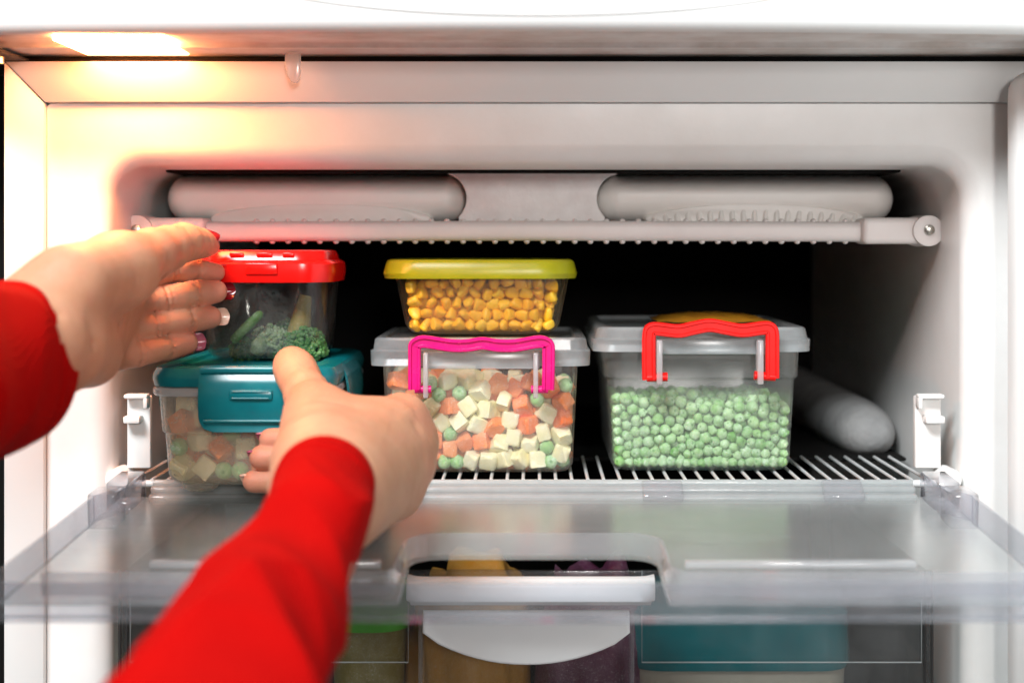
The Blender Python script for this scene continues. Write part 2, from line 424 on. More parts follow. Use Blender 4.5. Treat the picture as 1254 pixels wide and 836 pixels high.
trim([(xl, yo, zt - g), (xli - 0.0003, yi, zti - g), (xli - 0.0003, yi, zb), (xl, yo, zb)])
trim([(xr, yo, zt - g), (xr, yo, zb), (xri + 0.0003, yi, zb), (xri + 0.0003, yi, zti - g)])
# liner: flange, rounded mouth and the deep cavity
cxm = (xli + xri) / 2
cl, cr = XX(138, 0.012), XX(1176, 0.012); czt = ZZ(203, 0.012); czb = EZ - 0.58
mcx, mhw = (cl + cr) / 2, (cr - cl) / 2; mcz, mhh = (czt + czb) / 2, (czt - czb) / 2
fz0, fzh = (zti + zb) / 2, (zti - zb) / 2
lv = [(0.004, cxm, fz0, (xri - xli) / 2, fzh, 0.003)]
rf = 0.012
for k in range(7):
    a = R(90 * k / 6); off = rf * (1 - math.sin(a))
    lv.append((0.004 + rf * (1 - math.cos(a)), mcx, mcz, mhw + off, mhh + off, 0.020 + off))
for y in (0.06, 0.14, 0.24, 0.44): lv.append((y, mcx, mcz, mhw - 0.001 * (y / 0.06), mhh, 0.020))
yloft('liner', lv, M['liner'], fr, 50)
box('rear_plate', cl - 0.002, cr + 0.002, 0.44, 0.45, czb - 0.01, czt + 0.01, M['back'], fr)  # rear wall coloured black to stand for unlit depth
# added black sheet standing for the shade along the ceiling of the bay
box('ceiling_shade_sheet', XX(200, .055), XX(1106, .055), 0.060, 0.43, czt - 0.0016, czt + 0.003, M['back'], fr, 0.001)

# upper door / overhang
ud = node('upper_door', fr, (0, -0.05, ZZ(60, -0.05)))
nx = 49; rows = []
xs = np.linspace(-0.36, 0.36, nx)
zb0, zbf = ZZ(69.5, -0.002), ZZ(38, -0.088)
def bow(x): return 0.018 * (x / 0.32) ** 2
prof = []
for x in xs:
    yf = -0.090 + bow(x)
    zf = zbf + 0.0
    zm = zb0 + 0.0015
    prof.append([Vector((x, -0.002, zb0 + 0.006)), Vector((x, -0.002, zb0)), Vector((x, -0.038, zb0 + 0.0004)), Vector((x, -0.0395, zm + 0.0010)), Vector((x, -0.043, zm + 0.0016)),
                 Vector((x, yf + 0.012, zf - 0.0004)), Vector((x, yf + 0.005, zf)), Vector((x, yf + 0.0015, zf + 0.0015)), Vector((x, yf, zf + 0.005)), Vector((x, yf - 0.001, zf + 0.012)),
                 Vector((x, yf - 0.003, zf + 0.05)), Vector((x, yf - 0.003, zf + 0.4)), Vector((x, -0.002, zf + 0.4))])
m_ = len(prof[0]); V = [p for r in prof for p in r]; Fc = []
for i in range(nx - 1):
    for j in range(m_):
        k = (j + 1) % m_
        Fc.append((i * m_ + j, i * m_ + k, (i + 1) * m_ + k, (i + 1) * m_ + j))
Fc += [tuple(range(m_)), tuple((nx - 1) * m_ + j for j in range(m_ - 1, -1, -1))]
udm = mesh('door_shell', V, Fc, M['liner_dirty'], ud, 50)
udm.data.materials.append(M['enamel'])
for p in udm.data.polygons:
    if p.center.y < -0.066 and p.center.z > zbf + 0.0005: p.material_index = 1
# raised oval border of the door grip
pts = []
for k in range(65):
    a = math.pi * (1 + k / 64); x = 0.148 * math.cos(a)
    pts.append(Vector((x + 0.002, -0.0925 + bow(x), ZZ(-32, -0.09) + 0.0195 * math.sin(a))))
tube('grip_border', pts, 0.00022, M['enamel'], ud, 8)
box('gap_seal', -0.33, 0.33, 0.002, 0.010, zt - 0.006, zb0 + 0.02, M['gasket'], fr)
# lamp in the underside
lx0, lx1, ly0, ly1 = -0.2475, -0.190, -0.074, -0.012
zl = zb0 + 0.0010
box('lamp', lx0, lx1, ly0, ly1, zl - 0.0015, zl + 0.002, M['lamp'], fr, 0.001)
# translucent switch hook
hk = [(0, 0), (0.0085, 0), (0.0085, -0.012), (0.0078, -0.0165), (0.006, -0.0185), (0.0035, -0.018), (0.0015, -0.0145), (0.0, -0.008)]
hx, hz = XX(350, -0.02), ZZ(49, -0.02)
extrude('door_switch', [(hx + a, hz - 0.008 + b * 0.86) for a, b in hk], -0.024, -0.019, M['tab'], fr, 0.0008)
# hinge at the top left corner
hn = node('hinge', fr, (xl, -0.03, zt))
box('hinge_plate', xl - 0.012, xl + 0.012, -0.055, -0.006, zt + 0.0004, zt + 0.0022, M['gasket'], hn, 0.0006)
tube('hinge_pin', [(xl + 0.002, -0.030, zt - 0.0035), (xl + 0.002, -0.030, zt + 0.008)], 0.0045, M['screw'], hn, 14)

# open freezer door at the right edge
fd = node('freezer_door', fr, (0.31, -0.1, EZ - 0.2))
dx = XX(1234, -0.016)
zdt = ZZ(94, -0.016)
V = []; 
prof = [(0.0, -0.016), (-0.001, -0.020), (0.0015, -0.030), (0.006, -0.034), (0.006, -0.070), (0.010, -0.090), (0.030, -0.110), (0.030, -0.46), (0.11, -0.46), (0.11, -0.016)]
rings = []
for z, ins in ((EZ - 0.62, 0.0), (zdt - 0.012, 0.0), (zdt - 0.004, 0.0012), (zdt, 0.005)):
    rings.append([Vector((dx + a + (ins if i < 7 else 0), b - (ins * 0.6 if i < 1 else 0), z + (0.0 if i < 3 else 0.004))) for i, (a, b) in enumerate(prof)])
V, Fc = loft(rings); mesh('door_liner', V, Fc, M['enamel'], fd, 50)
tube('door_gasket', [(dx + 0.0035, -0.0145, EZ - 0.62), (dx + 0.0035, -0.0145, zdt - 0.006)], 0.0028, M['gasketw'], fd, 12)
tube('door_gasket', [(dx + 0.011, -0.0145, EZ - 0.62), (dx + 0.011, -0.0145, zdt - 0.003)], 0.0032, M['gasketw'], fd, 12)

# evaporator shelf with nubbed front rail
ev = node('evaporator_shelf', fr, (0, 0.06, ZZ(283, 0.06)))
yb = 0.060
bz0, bz1 = ZZ(296.0, yb), ZZ(271.5, yb); bzc = (bz0 + bz1) / 2; bh = (bz1 - bz0) / 2
bx0, bx1 = XX(246, yb), XX(1060, yb)
rings = []
for x in np.linspace(bx0, bx1, 40):
    sag = 0.0006 * math.cos((x - (bx0 + bx1) / 2) / (bx1 - bx0) * math.pi)
    rings.append([Vector((x, yb + 0.010 + b, bzc + a + sag)) for a, b in rrect(0, 0, bh, 0.010, bh * 0.75, 6)])
V, Fc = loft(rings); mesh('front_rail', V, Fc, M['rail'], ev, 60)
nb = bmesh.new(); bmesh.ops.create_uvsphere(nb, u_segments=10, v_segments=6, radius=0.0019)
nm = bpy.data.meshes.new('nub'); nb.to_mesh(nm); nb.free(); nm.materials.append(M['rail']); nm.shade_smooth()
x = XX(312, yb); step = S(19.6, yb)
k = 0
while x < XX(1052, yb):
    for zz in (bz1 + 0.0004, bz0 + 0.0002):
        o = bpy.data.objects.new('nub', nm); link(o, ev); o.location = (x + rng.normal(0, 0.0001), yb + 0.006, zz); o.scale = (1, 1.4, 0.85)
    x += step; k += 1
for s, (pa, pb, ps) in ((-1, (163, 250, 168)), (1, (1147, 1057, 1137))) if False else ((-1, (163, 250, 168)), (1, (1057, 1147, 1137))):
    xa, xb = XX(pa, yb - 0.006), XX(pb, yb - 0.006)
    br = from_bm('rail_bracket', (lambda bm: (bbox(bm, xa, xb, yb - 0.006, yb + 0.022, bz0 - 0.0014, bz1 + 0.0024, 0.0035, 3), bm)[1])(bmesh.new()), M['rail'], ev)
    xe = XX(ps, yb - 0.008)
    V, Fc = tube_data([(xe, yb - 0.0095, bzc + 0.0005), (xe, yb - 0.009, bzc + 0.0005), (xe, yb + 0.02, bzc + 0.0005)], [0.0075, 0.0092, 0.0095], 24)
    mesh('bracket_cap', V, Fc, M['rail'], ev, 40)
    V, Fc = tube_data([(xe, yb - 0.0118, bzc + 0.001), (xe, yb - 0.0112, bzc + 0.001), (xe, yb - 0.008, bzc + 0.001)], [0.0018, 0.0031, 0.0034], 14)
    mesh('screw', V, Fc, M['screw'], ev, 40)
box('shelf_plate', cl + 0.004, cr - 0.004, yb + 0.021, 0.438, bzc - 0.004, bzc + 0.002, M['back'], ev, 0.001)  # coloured black for shade, so it bounces no light into the bay
# frosted centre piece with scooped sides
yc = 0.074
sl, sr = XX(535, yc), XX(766, yc); ztp, zbt = ZZ(206.5, yc), ZZ(276, yc)
out = [(sl, ztp), (sr, ztp), (sr, ztp - 0.0013), (XX(752, yc), ZZ(214, yc))]
for k in range(1, 11):
    a = R(100 + 125 * k / 10); out.append((XX(764, yc) + S(33, yc) * math.cos(a), ZZ(243, yc) + S(32, yc) * math.sin(a)))
out += [(XX(742, yc), zbt), (XX(562, yc), zbt)]
for k in range(0, 10):
    a = R(-45 + 125 * k / 10); out.append((XX(538, yc) + S(33, yc) * math.cos(a), ZZ(243, yc) + S(32, yc) * math.sin(a)))
out += [(XX(550, yc), ZZ(213, yc)), (sl, ztp - 0.0013)]
extrude('frosted_divider', out, yc, yc + 0.05, M['frost'], fr, 0.0012)

# wall brackets that the flap turns in
for s, px0, px1 in ((1, 1124, 1156), (-1, 152, 181)):
    yk = 0.012
    a, b = XX(px0, yk), XX(px1, yk)
    wbk = node('wall_bracket', fr, ((a + b) / 2, yk, ZZ(575, yk)))
    box('bracket_plate', a, b, yk + 0.006, yk + 0.012, ZZ(575, yk), ZZ(486, yk), M['liner'], wbk, 0.001)
    box('bracket_hook', a, b, yk - 0.002, yk + 0.006, ZZ(488, yk), ZZ(482.5, yk), M['liner'], wbk, 0.001)
    if s > 0: box('bracket_rib', a, a + 0.0024, yk - 0.002, yk + 0.006, ZZ(500, yk), ZZ(486, yk), M['liner'], wbk, 0.0008)
    else: box('bracket_rib', b - 0.0024, b, yk - 0.002, yk + 0.006, ZZ(500, yk), ZZ(486, yk), M['liner'], wbk, 0.0008)
    box('bracket_catch', a + (0.004 if s > 0 else 0), b - (0 if s > 0 else 0.004), yk - 0.003, yk + 0.006, ZZ(518, yk), ZZ(509, yk), M['liner'], wbk, 0.001)
    tube('bracket_pivot', [((a + b) / 2 + s * 0.010, yk - 0.004, ZZ(586, yk)), ((a + b) / 2 + s * 0.010, yk + 0.012, ZZ(586, yk))], 0.0065, M['liner'], wbk, 20)

# rounded ducts low on the walls of the bay
SH = EZ - 0.134    # level of the wire shelf
def duct(s):
    cx = (cr - 0.018) if s > 0 else (cl + 0.018)
    rings = []
    for y, r in ((0.128, 0.004), (0.130, 0.009), (0.137, 0.0140), (0.152, 0.0175), (0.18, 0.0195), (0.438, 0.021)):
        rings.append([Vector((cx - s * 0.006 + r * 1.15 * math.cos(2 * math.pi * j / 28), y, SH + 0.010 + r * math.sin(2 * math.pi * j / 28))) for j in range(28)])
    V, Fc = loft(rings); mesh('air_duct', V, Fc, M['duct'], fr, 60)
duct(1); duct(-1)

# wire shelf
ws = thing('wire_shelf', 'white wire shelf under the vegetable boxes', 'shelf', (0, 0.18, SH - 0.004))
wr = 0.0010
wm_ = None
x = cl + 0.012
while x < cr - 0.012:
    if wm_ is None:
        V, Fc = tube_data([(0, 0.016, 0), (0, 0.06, 0), (0, 0.112, 0)], wr, 8)
        o = mesh('wire', V, Fc, M['wire'], ws); wm_ = o.data
    else:
        o = bpy.data.objects.new('wire', wm_); link(o, ws)
    o.location = (x + rng.normal(0, 0.0002), 0, SH - wr)
    x += 0.0093
box('depth_shade_sheet', cl + 0.006, cr - 0.006, 0.1135, 0.432, SH - 0.004, SH - 0.0015, M['back'], ws, 0.001)  # added black sheet in place of the unlit shelf behind the short wires
for y in (0.018,):
    tube('cross_wire', [(cl + 0.005, y, SH - 3.4 * wr), (0, y, SH - 3.4 * wr), (cr - 0.005, y, SH - 3.4 * wr)], 0.0022, M['wire'], ws, 10)

# ------------------------------------------------------------------ flap (clear drop-down door)
fl = node('flap_door', fr, (0, 0, SH - 0.01))
ang = R(3.6)
FM = Matrix.Translation((0, 0.0, SH - 0.0085)) @ Matrix.Rotation(ang, 4, 'X')    # local: x right, y away (-y to viewer), z up
ul, ur, vl = -0.2305, 0.2330, 0.203
nl, nr, nv0 = -0.0575, 0.0600, 0.128
def arc(cx, cy_, r, a0, a1, n=6): return [(cx + r * math.cos(R(a0 + (a1 - a0) * k / n)), cy_ + r * math.sin(R(a0 + (a1 - a0) * k / n))) for k in range(n + 1)]
hole_r = 0.014
outl = [(ul, -0.004), (ur, -0.004), (ur, -vl), (nr, -vl)] + arc(nr - hole_r, -nv0 - hole_r, hole_r, 0, 90) + arc(nl + hole_r, -nv0 - hole_r, hole_r, 90, 180) + [(nl, -vl), (ul, -vl)]
extrude('panel', outl, -0.0012, 0.0012, M['flap'], fl, 0.0004, 'Z', 1, FM)
# raised wall round the handle opening
def wall_strip(name, path, h0, h1, th, mat):
    n = len(path); V = []; Fc = []
    L = []; Rr = []
    for i, p in enumerate(path):
        a = Vector(path[max(i - 1, 0)]); b = Vector(path[min(i + 1, n - 1)]); t = (b - a).normalized(); nn = Vector((-t.y, t.x))
        q = Vector(p); L.append(q + nn * th / 2); Rr.append(q - nn * th / 2)
    rings = [[FM @ Vector((l.x, l.y, h0)), FM @ Vector((l.x, l.y, h1 - 0.0005)), FM @ Vector(((l.x * 3 + r.x) / 4, (l.y * 3 + r.y) / 4, h1)), FM @ Vector(((l.x + 3 * r.x) / 4, (l.y + 3 * r.y) / 4, h1)), FM @ Vector((r.x, r.y, h1 - 0.0005)), FM @ Vector((r.x, r.y, h0))] for l, r in zip(L, Rr)]
    V, Fc = loft(rings); return mesh(name, V, Fc, mat, fl, 40)
path = [(ul + 0.016, -vl + 0.0085), (nl - 0.012, -vl + 0.0085)] + arc(nl - 0.010, -vl + 0.0145, 0.006, -90, -10, 4) + [(nl - 0.0022, -nv0 - 0.018)] + arc(nl + hole_r, -nv0 - hole_r, hole_r + 0.0022, 180, 90) \
     + arc(nr - hole_r, -nv0 - hole_r, hole_r + 0.0022, 90, 0) + [(nr + 0.0022, -vl + 0.018)] + arc(nr + 0.010, -vl + 0.0145, 0.006, 190, 270, 4) + [(ur - 0.016, -vl + 0.0085)]
wall_strip('handle_surround', path, 0.0012, 0.0115, 0.0022, M['surround'])
wall_strip('front_lip', [(ul - 0.001, -vl), (ul * 0.5, -vl - 0.0012), (0, -vl - 0.0016), (ur * 0.5, -vl - 0.0012), (ur + 0.001, -vl)], -0.0058, 0.0095, 0.0030, M['flap_edge'])
wall_strip('lip_foot', [(ul, -vl + 0.002), (0, -vl + 0.0004), (ur, -vl + 0.002)], -0.0082, -0.0059, 0.006, M['flap_edge'])
for u in (ul, ur):
    s = -1 if u < 0 else 1
    wall_strip('side_wall', [(u, -0.060), (u, -0.10), (u, -0.15), (u, -vl + 0.002)], 0.0, 0.0145, 0.0024, M['flap_edge'])
    wall_strip('side_wall', [(u - s * 0.013, -0.004), (u - s * 0.013, -0.034), (u - s * 0.006, -0.050), (u - s * 0.0013, -0.0595)], 0.0012, 0.0150, 0.0024, M['flap_edge'])
    # hinge blocks
    x0, x1 = sorted((u - s * 0.0145, u - s * 0.0005))
    box('hinge_block', x0, x1, -0.036, -0.006, 0.0014, 0.0165, M['hinge'], fl, 0.0012, 2, FM)
    x0, x1 = sorted((u - s * 0.0115, u + s * 0.0035))
    box('hinge_block', x0, x1, -0.058, -0.0365, -0.004, 0.0150, M['hinge'], fl, 0.0014, 2, FM)
    V, Fc = tube_data([FM @ Vector((u - s * 0.0125, -0.046, 0.006)), FM @ Vector((u - s * 0.0150, -0.046, 0.006))], 0.0045, 18)
    mesh('hinge_boss', V, Fc, M['hinge'], fl, 40)
for a, b in ((-0.178, -0.070), (0.072, 0.180)):
    box('floor_rib', a, b, -0.153, -0.1465, 0.0012, 0.0045, M['rib'], fl, 0.0008, 2, FM)
    box('floor_rib', a, b, -0.176, -0.1735, 0.0012, 0.0030, M['flap_edge'], fl, 0.0006, 2, FM)
# hinge rail of stacked clear ridges
M['railc'] = clear('rail_clear', (0.86, 0.88, 0.88), 0.34, (0.84, 0.87, 0.88), 0.08, 0.05, 60)
for (v, z, r) in ((0.006, 0.0072, 0.0019), (0.0015, 0.0040, 0.0022), (-0.0035, 0.0005, 0.0022)):
    V, Fc = tube_data([FM @ Vector((ul + 0.016, v, z)), FM @ Vector((0, v, z)), FM @ Vector((ur - 0.016, v, z))], r, 12)
    mesh('hinge_rail', V, Fc, M['railc'], fl, 60)
bandq = [FM @ Vector((ul + 0.016, 0.0075, 0.0085)), FM @ Vector((ur - 0.016, 0.0075, 0.0085)), FM @ Vector((ur - 0.016, -0.0048, -0.0008)), FM @ Vector((ul + 0.016, -0.0048, -0.0008))]
bandq2 = [p + Vector((0, 0.0004, -0.0016)) for p in bandq]
mesh('hinge_rail', bandq + bandq2, [(0, 1, 2, 3), (7, 6, 5, 4), (0, 4, 5, 1), (1, 5, 6, 2), (2, 6, 7, 3), (3, 7, 4, 0)], M['railc'], fl, 30)
for pa, pb in ((786, 836), (1006, 1056), (470, 520)):
    a, b = XX(pa, 0), XX(pb, 0)
    MM = FM @ Matrix.Rotation(R(30), 4, 'X')
    box('hinge_clip', a, b, -0.0068, 0.0078, 0.0022, 0.0072, M['hinge'], fl, 0.0016, 3, MM)

# ------------------------------------------------------------------ lower drawer and what is in it
zd1 = EZ - 0.186; zd0 = EZ - 0.42
dr = thing('drawer', 'clear smoky freezer drawer with white scooped handle below the flap', 'drawer', (0, 0.15, zd0))
dxl, dxr = XX(147, 0.012), XX(1141, 0.012)
box('front_panel', dxl, dxr, 0.012, 0.015, zd0, zd1, M['drawer'], dr, 0.0008)
box('drawer_side', dxl, dxl + 0.003, 0.0155, 0.30, zd0, zd1 - 0.002, M['drawer'], dr, 0.0006)
box('drawer_side', dxr - 0.003, dxr, 0.0155, 0.30, zd0, zd1 - 0.002, M['drawer'], dr, 0.0006)
box('drawer_floor', dxl + 0.003, dxr - 0.003, 0.0155, 0.30, zd0, zd0 + 0.003, M['drawer'], dr, 0.0006)
tube('drawer_edge', [(dxl, 0.0115, zd0), (dxl, 0.0115, zd1)], 0.0009, M['gasket'], dr, 8)
tube('drawer_edge', [(dxr, 0.0115, zd0), (dxr, 0.0115, zd1)], 0.0009, M['gasket'], dr, 8)
tube('drawer_edge', [(dxl + 0.004, 0.0115, zd0), (dxl + 0.004, 0.0115, zd1)], 0.0007, M['gasket'], dr, 8)
tube('drawer_edge', [(dxr - 0.004, 0.0115, zd0), (dxr - 0.004, 0.0115, zd1)], 0.0007, M['gasket'], dr, 8)
for px in (515, 774):
    a = XX(px, -0.008)
    box('grip_wall', a - 0.0011, a + 0.0011, -0.010, 0.0118, zd0, zd1 - 0.001, M['flap_edge'], dr, 0.0005)
for a, b in ((160, 500), (786, 1128)):
    zl_ = ZZ(810, 0.012)
    tube('panel_line', [(XX(a, 0.012), 0.0113, zd1), (XX(a, 0.012), 0.0113, zl_), (XX(b, 0.012), 0.0113, zl_), (XX(b, 0.012), 0.0113, zd1)], 0.00045, M['railc'], dr, 6)
# handle: scooped plate and a rolled top lip
ho = [(XX(519, -0.010), ZZ(745, -0.01)), (XX(770, -0.010), ZZ(745, -0.01)), (XX(771, -0.010), ZZ(772, -0.01))]
for k in range(1, 16):
    u = 1 - 2 * k / 16; ho.append((XX(645, -0.01) + S(123, -0.01) * u, ZZ(778 + 33 * (1 - abs(u) ** 2.1), -0.01)))
ho += [(XX(518, -0.010), ZZ(772, -0.01))]
hd = extrude('handle', ho, -0.016, -0.011, M['handle'], dr, 0.0018, 'Y', 3)
ya, yb_ = -0.052, -0.014
rings = []
for x in np.linspace(-0.0665, 0.0665, 30):
    e = 0.006 * max(0, (abs(x) - 0.058) / 0.0085) ** 2
    pr = [(-0.014, EZ - 0.1935), (-0.014, EZ - 0.189), (-0.030, EZ - 0.1805), (-0.044 + e, EZ - 0.1775), (-0.050 + e, EZ - 0.1785), (-0.053 + e, EZ - 0.182), (-0.053 + e, EZ - 0.189), (-0.0505 + e, EZ - 0.1905), (-0.030, EZ - 0.1935), (-0.016, EZ - 0.1995)]
    rings.append([Vector((x, a, b)) for a, b in pr])
V, Fc = loft(rings); mesh('grip_lip', V, Fc, M['handle'], hd, 50)

# ------------------------------------------------------------------ tubs
def tub_levels(cx, hwt, hwb, yf, yb, inset, zt_, zb_, r, th=0.0013, steps=((0.0, 0.0),), foot=0.0):
    """outer then inner wall; steps = (height fraction from the top, inward step)"""
    cyy, hd_ = (yf + yb) / 2, (yb - yf) / 2
    lv = []
    def at(f, ins=0.0):
        hw = hwb + (hwt - hwb) * f; h2 = hd_ - inset * (1 - f)
        return hw - ins, h2 - ins
    H = zt_ - zb_
    hw, h2 = at(0)
    lv.append((zb_, cx, cyy, hw - 0.006, h2 - 0.006, max(r - 0.004, 0.003)))
    lv.append((zb_ + 0.0007, cx, cyy, hw - 0.003, h2 - 0.003, r - 0.002))
    lv.append((zb_ + 0.0025, cx, cyy, hw - 0.0008, h2 - 0.0008, r))
    lv.append((zb_ + 0.005, cx, cyy, *at(0.005 / H), r))
    st = sorted(steps)
    for f, ins in st:
        if ins > 0:
            a, b = at(f - 0.012); lv.append((zb_ + H * (f - 0.012), cx, cyy, a, b, r))
            a, b = at(f + 0.012); lv.append((zb_ + H * (f + 0.012), cx, cyy, a + ins, b + ins, r))
    ex = sum(i for f, i in st)
    a, b = at(1.0); lv.append((zt_ - 0.002, cx, cyy, a + ex, b + ex, r))
    lv.append((zt_, cx, cyy, a + ex - 0.0003, b + ex - 0.0003, r))
    lv.append((zt_, cx, cyy, a + ex - th, b + ex - th, r - th * 0.5))
    for f, ins in reversed(st):
        if ins > 0:
            a, b = at(f + 0.012); lv.append((zb_ + H * (f + 0.012), cx, cyy, a + ins - th, b + ins - th, r - th * 0.5))
            a, b = at(f - 0.012); lv.append((zb_ + H * (f - 0.012), cx, cyy, a - th, b - th, r - th * 0.5))
    a, b = at(0.005 / H); lv.append((zb_ + 0.005, cx, cyy, a - th, b - th, r - th * 0.5))
    lv.append((zb_ + 0.0016, cx, cyy, hw - 0.004, h2 - 0.004, max(r - 0.003, 0.003)))
    return lv
def tub(parent, mat, *a, **k): return zloft('tub', tub_levels(*a, **k), mat, parent, 40)
def lid(parent, mat, cx, hw, yf, yb, zbot, tiers, r, under=0.004, name='lid'):
    """tiers: (z, inset) bottom to top, last is the flat top"""
    cyy, hd_ = (yf + yb) / 2, (yb - yf) / 2
    lv = [(zbot + under, cx, cyy, hw - 0.0032, hd_ - 0.0032, r - 0.002), (zbot + 0.0004, cx, cyy, hw - 0.0016, hd_ - 0.0016, r - 0.001), (zbot, cx, cyy, hw - 0.0008, hd_ - 0.0008, r)]
    for z, ins in tiers: lv.append((z, cx, cyy, hw - ins, hd_ - ins, max(r - ins * 0.6, 0.002)))
    return zloft(name, lv, mat, parent, 32)
def strip_sweep(name, pts, Yp, width, mat, parent, depth=0.004, groove=0.0012):
    """flat strap following a path in the XZ plane at depth Yp with raised edges and a sunken middle"""
    n = len(pts); rings = []
    w = width / 2
    prof = [(-w, 0.0008), (-w, -depth + 0.0008), (-w + 0.0006, -depth), (-w * 0.52, -depth), (-w * 0.40, -depth + groove), (w * 0.40, -depth + groove), (w * 0.52, -depth), (w - 0.0006, -depth), (w, -depth + 0.0008), (w, 0.0008)]
    for i, p in enumerate(pts):
        a = pts[max(i - 1, 0)]; b = pts[min(i + 1, n - 1)]; t = Vector((b.x - a.x, 0, b.z - a.z)).normalized(); nn = Vector((-t.z, 0, t.x))
        rings.append([Vector((p.x, Yp, p.z)) + nn * q + Vector((0, y, 0)) for q, y in prof])
    V, Fc = loft(rings); return mesh(name, V, Fc, mat, parent, 35)

def zpts(lst, off, Y): return [P(off[0] + a / 2.986, off[1] + b / 2.986, Y) for a, b in lst]
def corner_path(pts, rad, n=5):
    """polyline with rounded corners"""
    out = [pts[0]]
    for i in range(1, len(pts) - 1):
        p, a, b = pts[i], pts[i - 1], pts[i + 1]
        d1 = (a - p); d2 = (b - p); r = min(rad, d1.length * 0.45, d2.length * 0.45)
        s = p + d1.normalized() * r; e = p + d2.normalized() * r
        for k in range(n + 1):
            t = k / n; out.append((1 - t) ** 2 * s + 2 * (1 - t) * t * p + t * t * e)
    out.append(pts[-1]); return out

# --- pink-handled box with mixed vegetables
yF = 0.030
pcx = (XX(467, yF) + XX(708, yF)) / 2
zlt = ZZ(414, 0.024); zlb = ZZ(448.5, 0.024)
pk = thing('handled_box', 'clear lidded box with pink handle, full of diced mixed vegetables', 'food box', (pcx, 0.09, SH))
p_hwt, p_hwb = (XX(708, yF) - XX(467, yF)) / 2, (XX(702, yF) - XX(474, yF)) / 2
tub(pk, M['pp_body'], pcx, p_hwt, p_hwb, yF, 0.150, 0.002, zlb + 0.003, SH + 0.0004, 0.010)
hwl = (XX(725, 0.024) - XX(450, 0.024)) / 2; lcx = (XX(725, 0.024) + XX(450, 0.024)) / 2
lid(pk, M['pp_lid'], lcx, hwl, 0.024, 0.156, zlb, [(zlb + 0.0085, 0.0006), (zlb + 0.0095, 0.0022), (zlt - 0.0012, 0.003), (zlt - 0.0002, 0.0042), (zlt, 0.006), (zlt, 0.009), (zlt - 0.002, 0.010)], 0.012)
hp = zpts([(322, 588), (262, 588), (262, 500), (262, 418), (300, 413), (395, 427), (455, 427), (510, 419), (565, 427), (630, 427), (715, 413), (752, 418), (752, 500), (750, 588), (688, 588)], (420, 280), 0.016)
arcs = corner_path(hp[:4], 0.001) 
full = [hp[0]] + [hp[1], hp[2]] + [hp[2].lerp(hp[3], .8)] + smooth_path([hp[2].lerp(hp[3], .86), P(420 + 270 / 2.986, 280 + 420 / 2.986, .016), hp[4], hp[5], hp[6], hp[7], hp[8], hp[9], hp[10], P(420 + 744 / 2.986, 280 + 420 / 2.986, .016), hp[12].lerp(hp[11], .86)], 5) + [hp[12], hp[13], hp[14]]
strip_sweep('handle', full[1:-1], 0.0175, S(15.5, 0.016), M['pink'], pk)
for a, b in ((hp[0], hp[1]), (hp[13], hp[14])):
    tube('handle_peg', [Vector((a.x, 0.0172, a.z)), Vector((b.x, 0.0172, b.z))], 0.0023, M['pink'], pk, 12)
for px in (522, 656):
    box('latch_tab', XX(px - 3, .02), XX(px + 3, .02), 0.013, 0.0232, ZZ(487, .016), ZZ(432, .016), M['tab'], pk, 0.0008)
box('latch_plate', XX(517, .02), XX(661, .02), 0.0205, 0.0232, ZZ(452, .02), ZZ(431, .02), M['pp_lid'], pk, 0.0012)

# --- red-handled box of peas
yF2 = 0.036; yL2 = 0.029
rcx = (XX(738, yF2) + XX(982, yF2)) / 2
zlt2 = ZZ(401, yL2); zlb2 = ZZ(431, yL2)
rk = thing('handled_box', 'clear lidded box with red handle, filled with green peas', 'food box', (rcx, 0.11, SH))
r_hwt, r_hwb = (XX(979, yF2) - XX(743, yF2)) / 2, (XX(973, yF2) - XX(752, yF2)) / 2
tub(rk, M['pp_body'], rcx, r_hwt, r_hwb, yF2, 0.185, 0.003, zlb2 + 0.003, SH + 0.0004, 0.011, steps=((0.74, 0.0016),))
hwl2 = (XX(998, yL2) - XX(725, yL2)) / 2; lcx2 = (XX(998, yL2) + XX(725, yL2)) / 2
lid(rk, M['pp_lid'], lcx2, hwl2, yL2, 0.192, zlb2, [(zlb2 + 0.0070, 0.0006), (zlb2 + 0.0080, 0.0022), (zlt2 - 0.0012, 0.0032), (zlt2 - 0.0002, 0.0045), (zlt2, 0.006), (zlt2, 0.009), (zlt2 - 0.002, 0.010)], 0.013)
o2 = (700, 340); Yh = 0.021
hz_ = lambda a, b: P(o2[0] + a / 2.986, o2[1] + b / 2.986, Yh)
full = [hz_(283, 372), hz_(282, 300), hz_(282, 225)] + smooth_path([hz_(283, 212), hz_(288, 192), hz_(312, 187), hz_(390, 195), hz_(445, 184), hz_(505, 174), hz_(565, 184), hz_(625, 193), hz_(705, 183), hz_(728, 190), hz_(733, 212)], 5) + [hz_(733, 225), hz_(733, 300), hz_(733, 366)]
strip_sweep('handle', full, Yh + 0.0015, S(16.5, Yh), M['redh'], rk, 0.0045, 0.0008)
tube('handle_peg', [hz_(275, 364), hz_(350, 362)], 0.0026, M['redh'], rk, 12)
tube('handle_peg', [hz_(668, 357), hz_(745, 362)], 0.0026, M['redh'], rk, 12)
for a in (320, 688):
    px = o2[0] + a / 2.986
    box('latch_tab', XX(px - 3.6, Yh), XX(px + 3.6, Yh), 0.0165, yL2 - 0.0006, ZZ(470, Yh), ZZ(416, Yh), M['tab'], rk, 0.0008)
box('latch_plate', XX(806, .025), XX(940, .025), yL2 - 0.0036, yL2 - 0.0008, ZZ(434, .025), ZZ(415, .025), M['pp_lid'], rk, 0.0012)
